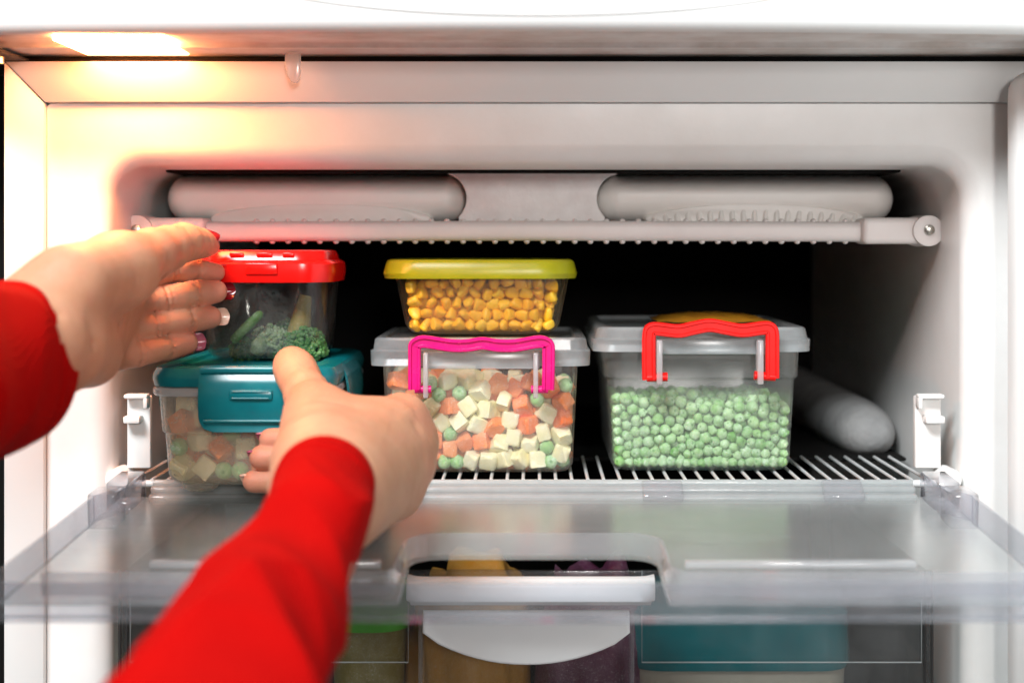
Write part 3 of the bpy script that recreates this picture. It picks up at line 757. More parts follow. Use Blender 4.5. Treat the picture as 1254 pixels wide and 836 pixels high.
ap = mesh('packet', *(lambda nx_, ny_: ([Vector((XX(800, .12) + (XX(935, .12) - XX(800, .12)) * i / nx_, 0.085 + 0.075 * j / ny_, zlt2 + 0.0004 + 0.0045 * (math.sin(math.pi * i / nx_) * math.sin(math.pi * j / ny_)) ** 0.5 + 0.0005 * math.sin(i * 2.1 + j))) for j in range(ny_ + 1) for i in range(nx_ + 1)] +
      [Vector((XX(800, .12) + (XX(935, .12) - XX(800, .12)) * i / nx_, 0.085 + 0.075 * j / ny_, zlt2 + 0.0002)) for j in range(ny_ + 1) for i in range(nx_ + 1)],
      [(j * (nx_ + 1) + i, j * (nx_ + 1) + i + 1, (j + 1) * (nx_ + 1) + i + 1, (j + 1) * (nx_ + 1) + i) for j in range(ny_) for i in range(nx_)] +
      [tuple(reversed([(ny_ + 1) * (nx_ + 1) + q for q in (j * (nx_ + 1) + i, j * (nx_ + 1) + i + 1, (j + 1) * (nx_ + 1) + i + 1, (j + 1) * (nx_ + 1) + i)])) for j in range(ny_) for i in range(nx_)]))(12, 10), M['amber'], None, 60)
tag(ap, 'flat amber packet lying on the lid of the red-handled pea box', 'packet')

# --- yellow-lidded tub of corn
yY = 0.046
zyb = zlt + 0.0003
ycx = (XX(465, yY) + XX(708, yY)) / 2
yk_ = thing('lidded_tub', 'clear tub with yellow-green lid full of corn, on the pink-handled box', 'food tub', (ycx, 0.10, zyb))
zyt = ZZ(318, yY); zyl = ZZ(341.5, yY)
y_hwt, y_hwb = (XX(695, yY) - XX(482, yY)) / 2, (XX(683, 0.054) - XX(503, 0.054)) / 2
tub(yk_, M['pp_yellow_body'], ycx + 0.001, y_hwt + 0.0015, y_hwb + 0.0022, yY + 0.005, 0.148, 0.005, zyl + 0.003, zyb, 0.024)
lid(yk_, M['yellow'], ycx, (XX(708, yY) - XX(465, yY)) / 2, yY, 0.154, zyl, [(zyl + 0.003, 0.0), (zyt - 0.002, 0.0016), (zyt - 0.0006, 0.0026), (zyt, 0.004), (zyt, 0.009), (zyt - 0.0022, 0.011)], 0.024)

# --- teal clip box
yT = -0.041
tx0, tx1 = XX(183, yT + 0.008), XX(446, 0.085); tcx = (tx0 + tx1) / 2; thw = (tx1 - tx0) / 2
zTt = ZZ(449, yT - 0.006); zTl = ZZ(474, yT - 0.006)
tk = thing('clip_box', 'milky box with teal clip-on lid, mixed vegetables inside', 'food box', (tcx, 0.03, SH))
t_hwt, t_hwb = thw - 0.0055, thw - 0.0092
tbody = tub(tk, M['pp_teal_body'], tcx, t_hwt, t_hwb, yT, 0.105, 0.003, zTl + 0.002, SH + 0.004, 0.014, steps=((0.50, 0.0012),))
for sx in (-1, 1):
    for yy in (yT + 0.016, 0.09):
        fx = tcx + sx * (t_hwb - 0.017)
        zloft('foot', [(SH, fx, yy, 0.007, 0.007, 0.0065), (SH + 0.0012, fx, yy, 0.009, 0.009, 0.0085), (SH + 0.0048, fx, yy, 0.011, 0.011, 0.0105)], M['pp_teal_body'], tk, 60)
zr0 = ZZ(486, yT - 0.004)
rimh = t_hwt + 0.0042
zloft('rim', [(zr0, tcx, 0.032, rimh - 0.001, 0.0762, 0.016), (zr0 + 0.0012, tcx, 0.032, rimh, 0.0772, 0.0165), (zr0 + 0.0034, tcx, 0.032, rimh, 0.0772, 0.0165), (zr0 + 0.0046, tcx, 0.032, rimh - 0.001, 0.0762, 0.016), (zr0 + 0.0046, tcx, 0.032, t_hwt - 0.001, 0.071, 0.013), (zr0, tcx, 0.032, t_hwt - 0.001, 0.071, 0.013), (zr0, tcx, 0.032, rimh - 0.001, 0.0762, 0.016)], M['tab'], tk, 40, cap0=False, cap1=False)
hwT = thw - 0.0012
lid(tk, M['teal'], tcx, hwT, yT - 0.006, 0.112, zTl, [(zTl + 0.004, 0.0), (zTt - 0.0040, 0.0006), (zTt - 0.0012, 0.0022), (zTt - 0.0002, 0.0050), (zTt, 0.008), (zTt, 0.013), (zTt - 0.0015, 0.0145)], 0.017)
# front clip
ycl = yT - 0.0068
fx0, fx1 = XX(244, ycl), XX(372, ycl)
def clip(parent, M4, w, h, mat):
    """clip plate: width w, height h, local x across, z down from the hinge, -y outwards"""
    r = 0.008; n = 7
    nx_, nz_ = 24, 22; rings = []
    bm = bmesh.new(); grid = {}
    for j in range(nz_ + 1):
        z = -h * j / nz_
        lim = w / 2
        dz = (-z) - (h - r)
        if dz > 0: lim = w / 2 - r + math.sqrt(max(r * r - dz * dz, 0))
        f = j / nz_
        y = -0.0022 * math.sin(min(f / 0.22, 1) * math.pi / 2) - 0.0022 * math.sin(math.pi * min(max((f - 0.10) / 0.80, 0), 1)) - (0.0018 * max(0, (f - 0.82) / 0.18) ** 1)
        for i in range(nx_ + 1):
            x = -lim + 2 * lim * i / nx_
            grid[i, j, 0] = bm.verts.new((x, y + 0.0008 * (abs(x) / (w / 2)) ** 6, z)); grid[i, j, 1] = bm.verts.new((x, y + 0.0022, z))
    for s in (0, 1):
        for j in range(nz_):
            for i in range(nx_): bm.faces.new((grid[i, j, s], grid[i + 1, j, s], grid[i + 1, j + 1, s], grid[i, j + 1, s]))
    for j in range(nz_):
        for i in (0, nx_): bm.faces.new((grid[i, j, 0], grid[i, j + 1, 0], grid[i, j + 1, 1], grid[i, j, 1]))
    for i in range(nx_):
        for j in (0, nz_): bm.faces.new((grid[i, j, 0], grid[i + 1, j, 0], grid[i + 1, j, 1], grid[i, j, 1]))
    bmesh.ops.recalc_face_normals(bm, faces=bm.faces)
    bmesh.ops.transform(bm, matrix=M4, verts=bm.verts)
    return from_bm('clip', bm, mat, parent, 50)
cw = fx1 - fx0; chh = ZZ(452, ycl) - ZZ(528, ycl)
fc = clip(tk, Matrix.Translation(((fx0 + fx1) / 2, ycl, ZZ(452, ycl))), cw, chh, M['teal'])
tube('clip_pin', [(fx0 + 0.001, ycl - 0.0006, ZZ(452.5, ycl)), (fx1 - 0.001, ycl - 0.0006, ZZ(452.5, ycl))], 0.0024, M['teal'], fc, 12)
sx0 = XX(282, ycl)
box('clip_slot', sx0, sx0 + cw * 0.42, ycl - 0.0058, ycl - 0.0025, ZZ(489, ycl), ZZ(476, ycl), M['teal'], fc, 0.0013, 2)
for zz in (478.3, 486.4):
    tube('slot_ridge', [(sx0 + 0.002, ycl - 0.0057, ZZ(zz, ycl)), (sx0 + cw * 0.42 - 0.002, ycl - 0.0057, ZZ(zz, ycl))], 0.0006, M['teal'], fc, 8)
tube('clip_ridge', [(fx0 + 0.003, ycl - 0.0040, ZZ(514.5, ycl)), ((fx0 + fx1) / 2, ycl - 0.0042, ZZ(514.5, ycl)), (fx1 - 0.003, ycl - 0.0040, ZZ(514.5, ycl))], 0.0011, M['teal'], fc, 10)
for s in (-1, 1):
    M4 = Matrix.Translation((tcx + s * (hwT - 0.0008), 0.03, zTt - 0.002)) @ Matrix.Rotation(R(90 * s), 4, 'Z')
    clip(tk, M4, 0.070, 0.034, M['teal'])

# --- red-lidded tub of broccoli, resting on the teal lid
yR = -0.004
zR0 = zTt + 0.0003
rx0, rx1 = XX(229, yR), XX(425, 0.070); rcx3 = (rx0 + rx1) / 2; rhw = (rx1 - rx0) / 2
rt = thing('lidded_tub', 'clear fogged tub with red lid holding broccoli, on the teal-lidded box', 'food tub', (rcx3, 0.05, zR0))
zRl = ZZ(346, yR); zRt = ZZ(306.5, yR)
tub(rt, M['glass_wet'], rcx3, rhw - 0.004, rhw - 0.007, yR + 0.004, 0.078, 0.003, zRl + 0.003, zR0, 0.017)
lid(rt, M['redlid'], rcx3, rhw, yR, 0.082, zRl, [(zRl + 0.006, 0.0), (zRl + 0.0105, 0.0004), (zRl + 0.0115, 0.0014), (zRl + 0.0125, 0.0036), (zRt - 0.0015, 0.0050), (zRt - 0.0003, 0.0062), (zRt, 0.008)], 0.019)
for pxa, pxb in ((281, 298), (314, 333), (346, 360)):
    yq = yR + 0.0035
    box('lid_tooth', XX(pxa, yq), XX(pxb, yq), yR + 0.0030, yR + 0.008, ZZ(314, yq), ZZ(309.5, yq), M['redlid'], rt, 0.0005)
box('lid_latch', XX(300, yR), XX(340, yR), yR - 0.0012, yR + 0.002, ZZ(336, yR), ZZ(322, yR), M['redlid'], rt, 0.0008)

# ------------------------------------------------------------------ contents
def pack(n, rad, x0, x1, y0, y1, z0, top, iters=160, seed=1, grav=0.0007):
    g_ = np.random.default_rng(seed)
    rad = np.asarray(rad)
    p = np.stack([g_.uniform(x0, x1, n), g_.uniform(y0, y1, n), g_.uniform(z0, top, n)], 1)
    lo = np.array([x0, y0, z0]); hi = np.array([x1, y1, 10.0])
    rs = rad[:, None] + rad[None, :]
    for it in range(iters):
        p[:, 2] -= grav * (1 - it / iters) + 0.00005
        for _ in range(2):
            d = p[:, None, :] - p[None, :, :]
            L = np.sqrt((d ** 2).sum(-1)) + 1e-9
            ov = np.clip(rs - L, 0, None); np.fill_diagonal(ov, 0)
            p += ((ov / L)[:, :, None] * d).sum(1) * 0.32
            p = np.clip(p, lo + rad[:, None], hi - rad[:, None])
    return p

def wrinkled(name, rad, mat, seed, seg=(12, 8), amp=0.06, squash=(1, 1, 1), dimple=True):
    g_ = random.Random(seed)
    bm = bmesh.new(); bmesh.ops.create_uvsphere(bm, u_segments=seg[0], v_segments=seg[1], radius=rad)
    ph = [g_.uniform(0, 6) for _ in range(6)]
    for v in bm.verts:
        n = v.co.normalized()
        k = 1 + amp * (math.sin(5 * n.x + ph[0]) * math.sin(4 * n.y + ph[1]) + 0.6 * math.sin(7 * n.z + ph[2] + 3 * n.x))
        if dimple: k -= 0.24 * math.exp(-((n - Vector((0, -0.6, 0.8))).length / 0.28) ** 2)
        v.co = Vector((v.co.x * squash[0], v.co.y * squash[1], v.co.z * squash[2])) * k
    me = bpy.data.meshes.new(name); bm.to_mesh(me); bm.free(); me.materials.append(mat); me.shade_smooth(); return me
def diced(name, a, mat, seed, asp=(1, 1, 1)):
    g_ = random.Random(seed)
    bm = bmesh.new(); bmesh.ops.create_cube(bm, size=a)
    for v in bm.verts: v.co = Vector((v.co.x * asp[0], v.co.y * asp[1], v.co.z * asp[2])) + Vector([g_.uniform(-.05, .05) * a for _ in range(3)])
    bmesh.ops.subdivide_edges(bm, edges=list(bm.edges), cuts=5, use_grid_fill=True)
    ph = [g_.uniform(0, 6.28) for _ in range(8)]
    lim = a * 0.5
    for v in bm.verts:
        c = v.co
        n_ = (abs(c.x / asp[0]) ** 7 + abs(c.y / asp[1]) ** 7 + abs(c.z / asp[2]) ** 7) ** (1 / 7)
        k = lim * 0.96 / max(n_, 1e-6)                       # rounded corners
        w = 0.018 * math.sin(c.x / a * 9 + ph[0]) * math.sin(c.y / a * 8 + ph[1]) + 0.018 * math.sin(c.z / a * 10 + ph[2] + c.x / a * 6) + 0.02 * g_.uniform(-1, 1)
        v.co = c * (0.35 + 0.65 * k) * (1 + w)
    for q in range(g_.choice((0, 1, 1, 2))):                 # a chipped corner or two
        cn = Vector((g_.choice((-1, 1)) * asp[0], g_.choice((-1, 1)) * asp[1], g_.choice((-1, 1)) * asp[2])) * lim
        for v in bm.verts:
            d_ = (v.co - cn).length / (a * 0.34)
            if d_ < 1: v.co -= cn * 0.20 * (1 - d_)
    me = bpy.data.meshes.new(name); bm.to_mesh(me); bm.free(); me.materials.append(mat); me.shade_smooth(); me.set_sharp_from_angle(angle=R(62)); return me
def kernel(name, a, mat, seed):
    g_ = random.Random(seed)
    bm = bmesh.new(); bmesh.ops.create_uvsphere(bm, u_segments=12, v_segments=8, radius=a / 2)
    for v in bm.verts:
        n = v.co.normalized(); t = n.z * 0.5 + 0.5
        sx = 0.50 + 0.60 * t
        if n.z > 0.55: n = Vector((n.x, n.y, n.z - 0.28 * math.exp(-((n.x ** 2) + (n.y - .15) ** 2) / 0.12)))
        q = [math.copysign(abs(c) ** 0.58, c) for c in n]
        v.co = Vector((q[0] * sx, q[1] * sx * 0.72, q[2] * 1.02)) * a / 2 * g_.uniform(0.97, 1.03)
    me = bpy.data.meshes.new(name); bm.to_mesh(me); bm.free(); me.materials.append(mat); me.shade_smooth(); return me
def put(name, me, loc, rot, label, cat, group, scale=1.0):
    o = bpy.data.objects.new(name, me); C.objects.link(o); o.location = loc
    o.rotation_euler = rot; o.scale = (scale,) * 3
    return tag(o, label, cat, group)
def mass(name, meshes, items, label, cat):
    """many pieces joined into one mesh, too deep in the box to tell apart"""
    V = []; Fc = []
    mats = []
    bm = bmesh.new()
    for me, loc, rot, sc in items:
        b0 = len(bm.verts); bm.from_mesh(me); bm.verts.ensure_lookup_table()
        bmesh.ops.transform(bm, matrix=Matrix.LocRotScale(Vector(loc), Euler(rot), (sc,) * 3), verts=bm.verts[b0:])
    o = from_bm(name, bm, items[0][0].materials[0], None, 180)
    tag(o, label, cat, None, 'stuff'); return o
rot3 = lambda: tuple(rng.uniform(0, 6.28, 3))

# peas: fully packed behind the front wall
pm = [wrinkled('pea', 0.00335, M['pea'], s, (16, 10), 0.05 + 0.02 * s, (1, random.uniform(.88, 1), random.uniform(.9, 1.04))) for s in range(6)]
n = 690; rad = rng.uniform(0.0027, 0.0039, n)
x0, x1 = rcx - r_hwb + 0.0018, rcx + r_hwb - 0.0018
pp = pack(n, rad, x0, x1, yF2 + 0.0045, yF2 + 0.036, SH + 0.0024, EZ - 0.055, 170, 3)
order = np.argsort(pp[:, 1])
rest = []
for c, i in enumerate(order):
    # widen with the tub's taper
    f = (pp[i, 2] - SH) / 0.07; x = rcx + (pp[i, 0] - rcx) * (1 + 0.06 * f); y = pp[i, 1] - 0.0022 * f
    me = pm[int(rng.integers(6))]
    if c < 300:
        rr = (rng.uniform(-1.3, 1.3), rng.uniform(-1.3, 1.3), rng.uniform(-1.3, 1.3))
        put('pea', me, (x, y, pp[i, 2]), rr, 'small round green pea heaped inside the red-handled box', 'pea', 'peas in the red-handled box', rad[i] / 0.00335)
    else: rest.append((me, (x, y, pp[i, 2]), rot3(), rad[i] / 0.00335))
# a coarser heap fills the rest of the depth
zmax = float(np.percentile(pp[:, 2], 90))
for y in np.arange(yF2 + 0.041, 0.178, 0.0068):
    for x in np.arange(x0 + 0.004, x1, 0.0068):
        rest.append((pm[0], (x + rng.normal(0, .001), y + rng.normal(0, .001), zmax - abs(rng.normal(0, 0.003))), rot3(), 1.05))
mass('peas', pm, rest, 'green peas deep in the red-handled box', 'peas')

# mixed vegetables in the pink-handled box
cm = [diced('carrot_cube', 0.0100, M['carrot'], s, (1, 1, random.uniform(0.8, 1.1))) for s in range(7)]
qm = [diced('potato_cube', 0.0100, M['potato'], s + 20, (1, 1, random.uniform(0.75, 1.1))) for s in range(7)]
pg = [wrinkled('pea', 0.0044, M['pea'], s + 40, (14, 9), 0.04) for s in range(3)]
n = 360
typ = rng.choice(3, n, p=[0.42, 0.36, 0.22]); rad = np.where(typ == 2, 0.0042, 0.0056)
x0, x1 = pcx - p_hwb + 0.0016, pcx + p_hwb - 0.0016
pv = pack(n, rad, x0, x1, yF + 0.0032, yF + 0.062, SH + 0.0024, EZ - 0.05, 170, 5)
order = np.argsort(pv[:, 1]); rest = []
zcap = ZZ(452, yF)
NAMES = [('carrot_cube', 'orange carrot cube among the vegetables in the pink-handled box', 'carrot', 'carrot cubes in the pink-handled box'),
         ('potato_cube', 'cream potato cube among the vegetables in the pink-handled box', 'potato', 'potato cubes in the pink-handled box'),
         ('pea', 'green pea among the diced vegetables in the pink-handled box', 'pea', 'peas in the pink-handled box')]
for c, i in enumerate(order):
    t_ = int(typ[i]); me = (cm, qm, pg)[t_][int(rng.integers((7, 7, 3)[t_]))]
    f = (pv[i, 2] - SH) / 0.08
    loc = (pcx + (pv[i, 0] - pcx) * (1 + 0.05 * f), pv[i, 1] - 0.001 * f, min(pv[i, 2], zcap))
    if c < 200:
        nm_, lb, ct, gp = NAMES[t_]
        put(nm_, me, loc, rot3() if t_ < 2 else (rng.uniform(-1.3, 1.3), rng.uniform(-1.3, 1.3), 0), lb, ct, gp)
    else: rest.append((me, loc, rot3(), 1.0))
for t_, nm_ in enumerate(('carrot_cubes', 'potato_cubes', 'peas')):
    it = [r for r in rest if r[0].materials[0] == (M['carrot'], M['potato'], M['pea'])[t_]]
    mass(nm_, None, it, ('orange carrot cubes', 'cream potato cubes', 'green peas')[t_] + ' at the back of the pink-handled box', ('carrots', 'potatoes', 'peas')[t_])

# corn in the yellow-lidded tub
km = [kernel('corn_kernel', 0.0084, M['corn'], s) for s in range(5)]
n = 520; rad = rng.uniform(0.0034, 0.0040, n)
x0, x1 = ycx + 0.001 - y_hwb + 0.0016, ycx + 0.001 + y_hwb - 0.0016
pc = pack(n, rad, x0, x1, yY + 0.0135, yY + 0.070, zyb + 0.0020, EZ - 0.01, 170, 8)
order = np.argsort(pc[:, 1]); rest = []
for c, i in enumerate(order):
    f = (pc[i, 2] - zyb) / 0.035
    loc = (ycx + (pc[i, 0] - ycx) * (1 + 0.10 * f), pc[i, 1] - 0.004 * f, min(pc[i, 2], zyl - 0.001))
    me = km[int(rng.integers(5))]
    if c < 250: put('corn_kernel', me, loc, rot3(), 'yellow corn kernel heaped in the yellow-lidded tub', 'corn', 'corn kernels in the yellow-lidded tub', rad[i] / 0.0037)
    else: rest.append((me, loc, rot3(), 1.0))
mass('corn_kernels', None, rest, 'yellow corn kernels at the back of the yellow-lidded tub', 'corn')

# vegetables in the teal box
n = 110
typ = rng.choice(3, n, p=[0.42, 0.36, 0.22]); rad = np.where(typ == 2, 0.0050, 0.0066)
x0, x1 = tcx - t_hwb + 0.002, tcx + t_hwb - 0.002
pt = pack(n, rad, x0, x1, yT + 0.0036, yT + 0.055, SH + 0.0065, EZ - 0.07, 160, 12)
order = np.argsort(pt[:, 1])
for c, i in enumerate(order[:95]):
    t_ = int(typ[i]); me = (cm, qm, pg)[t_][int(rng.integers((7, 7, 3)[t_]))]
    nm_, lb, ct, gp = NAMES[t_]
    put(nm_, me, (pt[i, 0], pt[i, 1], min(pt[i, 2], zTl - 0.004)), rot3(), lb.replace('pink-handled', 'teal-lidded'), ct, gp.replace('pink-handled', 'teal-lidded'), 1.12)

# broccoli, a bean and pale pieces in the red-lidded tub
def floret(name, loc, size, seed, label, tilt=(0, 0), mat='broc'):
    g_ = random.Random(seed)
    t = thing(name, label, 'broccoli', loc)
    bm = bmesh.new()
    sub = bmesh.new(); bmesh.ops.create_icosphere(sub, subdivisions=1, radius=1.0)
    sm = bpy.data.meshes.new('bud'); sub.to_mesh(sm); sub.free()
    for k in range(230):
        th = g_.uniform(0, 6.283); ph = math.acos(g_.uniform(-0.1, 1)); rr = size * (0.82 + 0.18 * g_.random()) * (1 + 0.16 * math.sin(3 * th + seed) * math.sin(4 * ph))
        q = Vector((math.sin(ph) * math.cos(th) * rr, math.sin(ph) * math.sin(th) * rr * 0.85, math.cos(ph) * rr * 0.8))
        b0 = len(bm.verts); bm.from_mesh(sm); bm.verts.ensure_lookup_table(); s = size * g_.uniform(0.09, 0.17)
        bmesh.ops.transform(bm, matrix=Matrix.LocRotScale(q, Euler((th, ph, 0)), (s, s, s)), verts=bm.verts[b0:])
    RM = Matrix.Translation(Vector(loc)) @ Euler((tilt[0], tilt[1], 0)).to_matrix().to_4x4()
    bmesh.ops.transform(bm, matrix=RM, verts=bm.verts)
    from_bm('florets', bm, M[mat], t, 180)
    V, Fc = tube_data([RM @ Vector((0, 0, size * 0.5)), RM @ Vector((0.001, 0, 0)), RM @ Vector((0.002, 0, -size * 0.9))], [size * 0.55, size * 0.42, size * 0.34], 12)
    mesh('stalk', V, Fc, M['stem'], t, 60)
    return t
yb1 = yR + 0.022
floret('broccoli', P(374, 424, yb1), 0.0125, 1, 'dark green broccoli head near the red-lidded tub corner', (0.6, 0.3))
floret('broccoli', P(332, 418, yb1 + 0.002), 0.0105, 2, 'pale frosted broccoli head in the middle of the red-lidded tub', (0.5, 0.2), 'stem')
floret('broccoli', P(352, 432, yb1 - 0.004), 0.008, 3, 'small broccoli piece low in the red-lidded tub', (0.9, -0.4))
floret('broccoli', P(352, 408, yb1 + 0.014), 0.0095, 6, 'frosted broccoli sprig at the back of the red-lidded tub', (0.4, -0.3))
floret('broccoli', P(300, 430, yb1 + 0.008), 0.009, 4, 'broccoli piece beside the bean in the red-lidded tub', (0.9, 0.4))
V, Fc = tube_data(smooth_path([P(285, 418, yb1 - 0.010), P(300, 402, yb1 - 0.010), P(321, 382, yb1 - 0.008)], 6), [0.0020, 0.0026, 0.0027, 0.0026, 0.0028, 0.0027, 0.0029, 0.0027, 0.0029, 0.0027, 0.0027, 0.0023, 0.0012], 12)
tag(mesh('green_bean', V, Fc, M['bean'], None, 60), 'slanting green bean in the red-lidded tub', 'bean')
cl_ = [wrinkled('cauliflower_piece', 0.010, M['stem'], 70 + s, (20, 14), 0.12, (1, 0.8, 1.1), False) for s in range(2)]
put('cauliflower_piece', cl_[0], P(318, 424, yb1 - 0.007), (0.3, 0.2, 0.5), 'pale frosted stalk piece beside the bean in the red-lidded tub', 'vegetable', None, 0.5)
V, Fc = tube_data([P(362, 424, yb1 + .004), P(368, 395, yb1 + .004), P(374, 362, yb1 + .006)], [0.0075, 0.0062, 0.0035], 10)
tag(mesh('yellow_pepper_strip', V, Fc, M['wax'], None, 60), 'upright dull yellow vegetable strip in the red-lidded tub', 'vegetable')

# ice trays above the rail
def ice_tray(px0, px1, label, ribs):
    yq = 0.082; x0, x1 = XX(px0, yq), XX(px1, yq); z0, z1 = ZZ(274, yq), ZZ(211.5, yq)
    t = thing('ice_tray', label, 'tray', ((x0 + x1) / 2, yq + 0.04, z0), 'white trays above the nubbed rail')
    cx = (x0 + x1) / 2; cz = (z0 + z1) / 2; hw = (x1 - x0) / 2; hh = (z1 - z0) / 2
    lv = []
    for k in range(11):
        a = R(90 * k / 10); ins = 0.0135 * (1 - math.sin(a)); lv.append((yq + 0.020 * (1 - math.cos(a)), cx, cz, hw - ins, hh - ins, max(hh - ins - 0.0002, 0.002)))
    lv.append((yq + 0.085, cx, cz, hw, hh, hh - 0.0002))
    yloft('tray_rim', lv, M['tray'], t, 60, 12, True, True)
    # lower pan with soft cup ribs
    n = 19; pan = []
    for y_, k2 in ((yq + 0.006, 0.92), (yq + 0.0012, 0.90), (yq - 0.0002, 0.84)):
        pan.append([Vector((cx + 0.004 + hw * 0.80 * k2 * math.cos(2 * math.pi * j / 48), y_, z0 + 0.0030 + hh * 0.66 * k2 * max(-0.3, math.sin(2 * math.pi * j / 48)))) for j in range(48)])
    V, Fc = loft(pan); mesh('tray_pan', V, Fc, M['tray'], t, 50)
    if ribs:
        for k in range(n):
            u = -1 + 2 * (k + 0.5) / n; x = cx + 0.004 + hw * 0.70 * u; top = z0 + 0.003 + hh * 0.52 * math.sqrt(1 - u * u * 0.96)
            tube('cup_rib', [(x - 0.0012 * u, yq + 0.0006, z0 + 0.001), (x, yq + 0.0004, (z0 + top) / 2), (x + 0.0008, yq + 0.0018, top)], [0.0022, 0.0020, 0.0011], M['tray'], t, 8)
ice_tray(198, 571, 'long white rounded tray above the rail, tinted orange by the lamp', False)
ice_tray(731, 1101, 'long white rounded tray with ribbed underside above the rail, away from the lamp', True)

# drawer contents
def simple_tub(px0, px1, pyt, pyb, Y, body, lidm, label, depth=0.11):
    cx = (XX(px0, Y) + XX(px1, Y)) / 2; hw = (XX(px1, Y) - XX(px0, Y)) / 2; zt2, zl2 = ZZ(pyt, Y), ZZ(pyb, Y); zb2 = zd0 + 0.0032
    t = thing('lidded_tub', label, 'food tub', (cx, Y + depth / 2, zb2))
    tub(t, body, cx, hw - 0.003, hw - 0.010, Y + 0.003, Y + depth - 0.003, 0.006, zl2 + 0.003, zb2, 0.016)
    lid(t, lidm, cx, hw, Y, Y + depth, zl2, [(zl2 + 0.003, 0), (zt2 - 0.0015, 0.001), (zt2, 0.004)], 0.020)
    return t
simple_tub(770, 1048, 752, 822, 0.030, M['pale_tub'], M['teal'], 'tub with deep teal lid inside the lower drawer')
simple_tub(395, 500, 752, 775, 0.030, M['wax'], M['green'], 'tub with bright green lid inside the lower drawer')
def bag(pts, mat, label, name='frozen_bag'):
    bm = bmesh.new(); bmesh.ops.create_icosphere(bm, subdivisions=4, radius=1.0)
    c, sx, sy, sz, sd = pts
    for v in bm.verts:
        n_ = v.co.copy(); k = 1 + 0.10 * math.sin(5 * n_.x + sd) * math.sin(6 * n_.z + 2 * sd) + 0.06 * math.sin(13 * n_.x + 9 * n_.z + sd)
        v.co = Vector(c) + Vector((math.copysign(abs(n_.x) ** .7, n_.x) * sx * k, n_.y * sy * k, math.copysign(abs(n_.z) ** .45, n_.z) * sz * k))
    return tag(from_bm(name, bm, mat, None, 180), label, 'bag')
zc = EZ - 0.31
bag((P(575, 850, 0.066), 0.036, 0.036, 0.082, 1.0), M['pumpkin'], 'lumpy bag of orange vegetables behind the drawer handle')
bag((P(728, 850, 0.066), 0.034, 0.036, 0.082, 2.3), M['berry'], 'lumpy bag of dark purple berries behind the drawer handle')
bag((P(230, 900, 0.07), 0.06, 0.04, 0.045, 4.1), M['stem'], 'dull pale bag in the drawer under the flap hinge')

# ------------------------------------------------------------------ person: two hands in red sleeves
def capsule(p, a, b, ra, rb):
    ba = b - a; L2 = float(ba @ ba) + 1e-12
    pa = p - a
    h = np.clip((pa @ ba) / L2, 0, 1)
    return np.linalg.norm(pa - h[..., None] * ba, axis=-1) - (ra + (rb - ra) * h)
def smin(a, b, k):
    h = np.clip(0.5 + 0.5 * (b - a) / k, 0, 1); return b + (a - b) * h - k * h * (1 - h)
def surface_nets(f, o, h):
    s = f < 0
    nx_, ny_, nz_ = f.shape
    acc = np.zeros((nx_ - 1, ny_ - 1, nz_ - 1, 3), np.float32); cnt = np.zeros((nx_ - 1, ny_ - 1, nz_ - 1), np.float32)
    crn = [(i, j, k) for i in (0, 1) for j in (0, 1) for k in (0, 1)]
    sl = lambda c: tuple(slice(a, a + n_ - 1) for a, n_ in zip(c, f.shape))
    for c in crn:
        for ax in range(3):
            if c[ax]: continue
            c2 = list(c); c2[ax] = 1
            fa, fb = f[sl(c)], f[sl(c2)]
            m = (fa < 0) != (fb < 0)
            t = np.where(m, fa / np.where(m, fa - fb, 1), 0)
            for q in range(3): acc[..., q] += np.where(m, c[q] + (t if q == ax else 0), 0)
            cnt += m
    act = cnt > 0
    idx = -np.ones(act.shape, np.int64); idx[act] = np.arange(act.sum())
    ijk = np.argwhere(act); V = (ijk + acc[act] / cnt[act][:, None]) * h + o
    Q = []
    for ax in range(3):
        a1, a2 = (ax + 1) % 3, (ax + 2) % 3
        n0 = [slice(None)] * 3; n1 = [slice(None)] * 3; n0[ax] = slice(0, -1); n1[ax] = slice(1, None)
        sa, sb = s[tuple(n0)], s[tuple(n1)]
        e = np.argwhere(sa != sb)
        ok = (e[:, a1] > 0) & (e[:, a2] > 0) & (e[:, a1] < f.shape[a1] - 1) & (e[:, a2] < f.shape[a2] - 1); e = e[ok]
        fl_ = sa[tuple(e.T)]
        def cell(d1, d2):
            c = e.copy(); c[:, a1] += d1; c[:, a2] += d2; return idx[tuple(c.T)]
        q = np.stack([cell(-1, -1), cell(0, -1), cell(0, 0), cell(-1, 0)], 1)
        q = np.where(fl_[:, None], q, q[:, ::-1]); Q.append(q)
    return V, np.concatenate(Q)

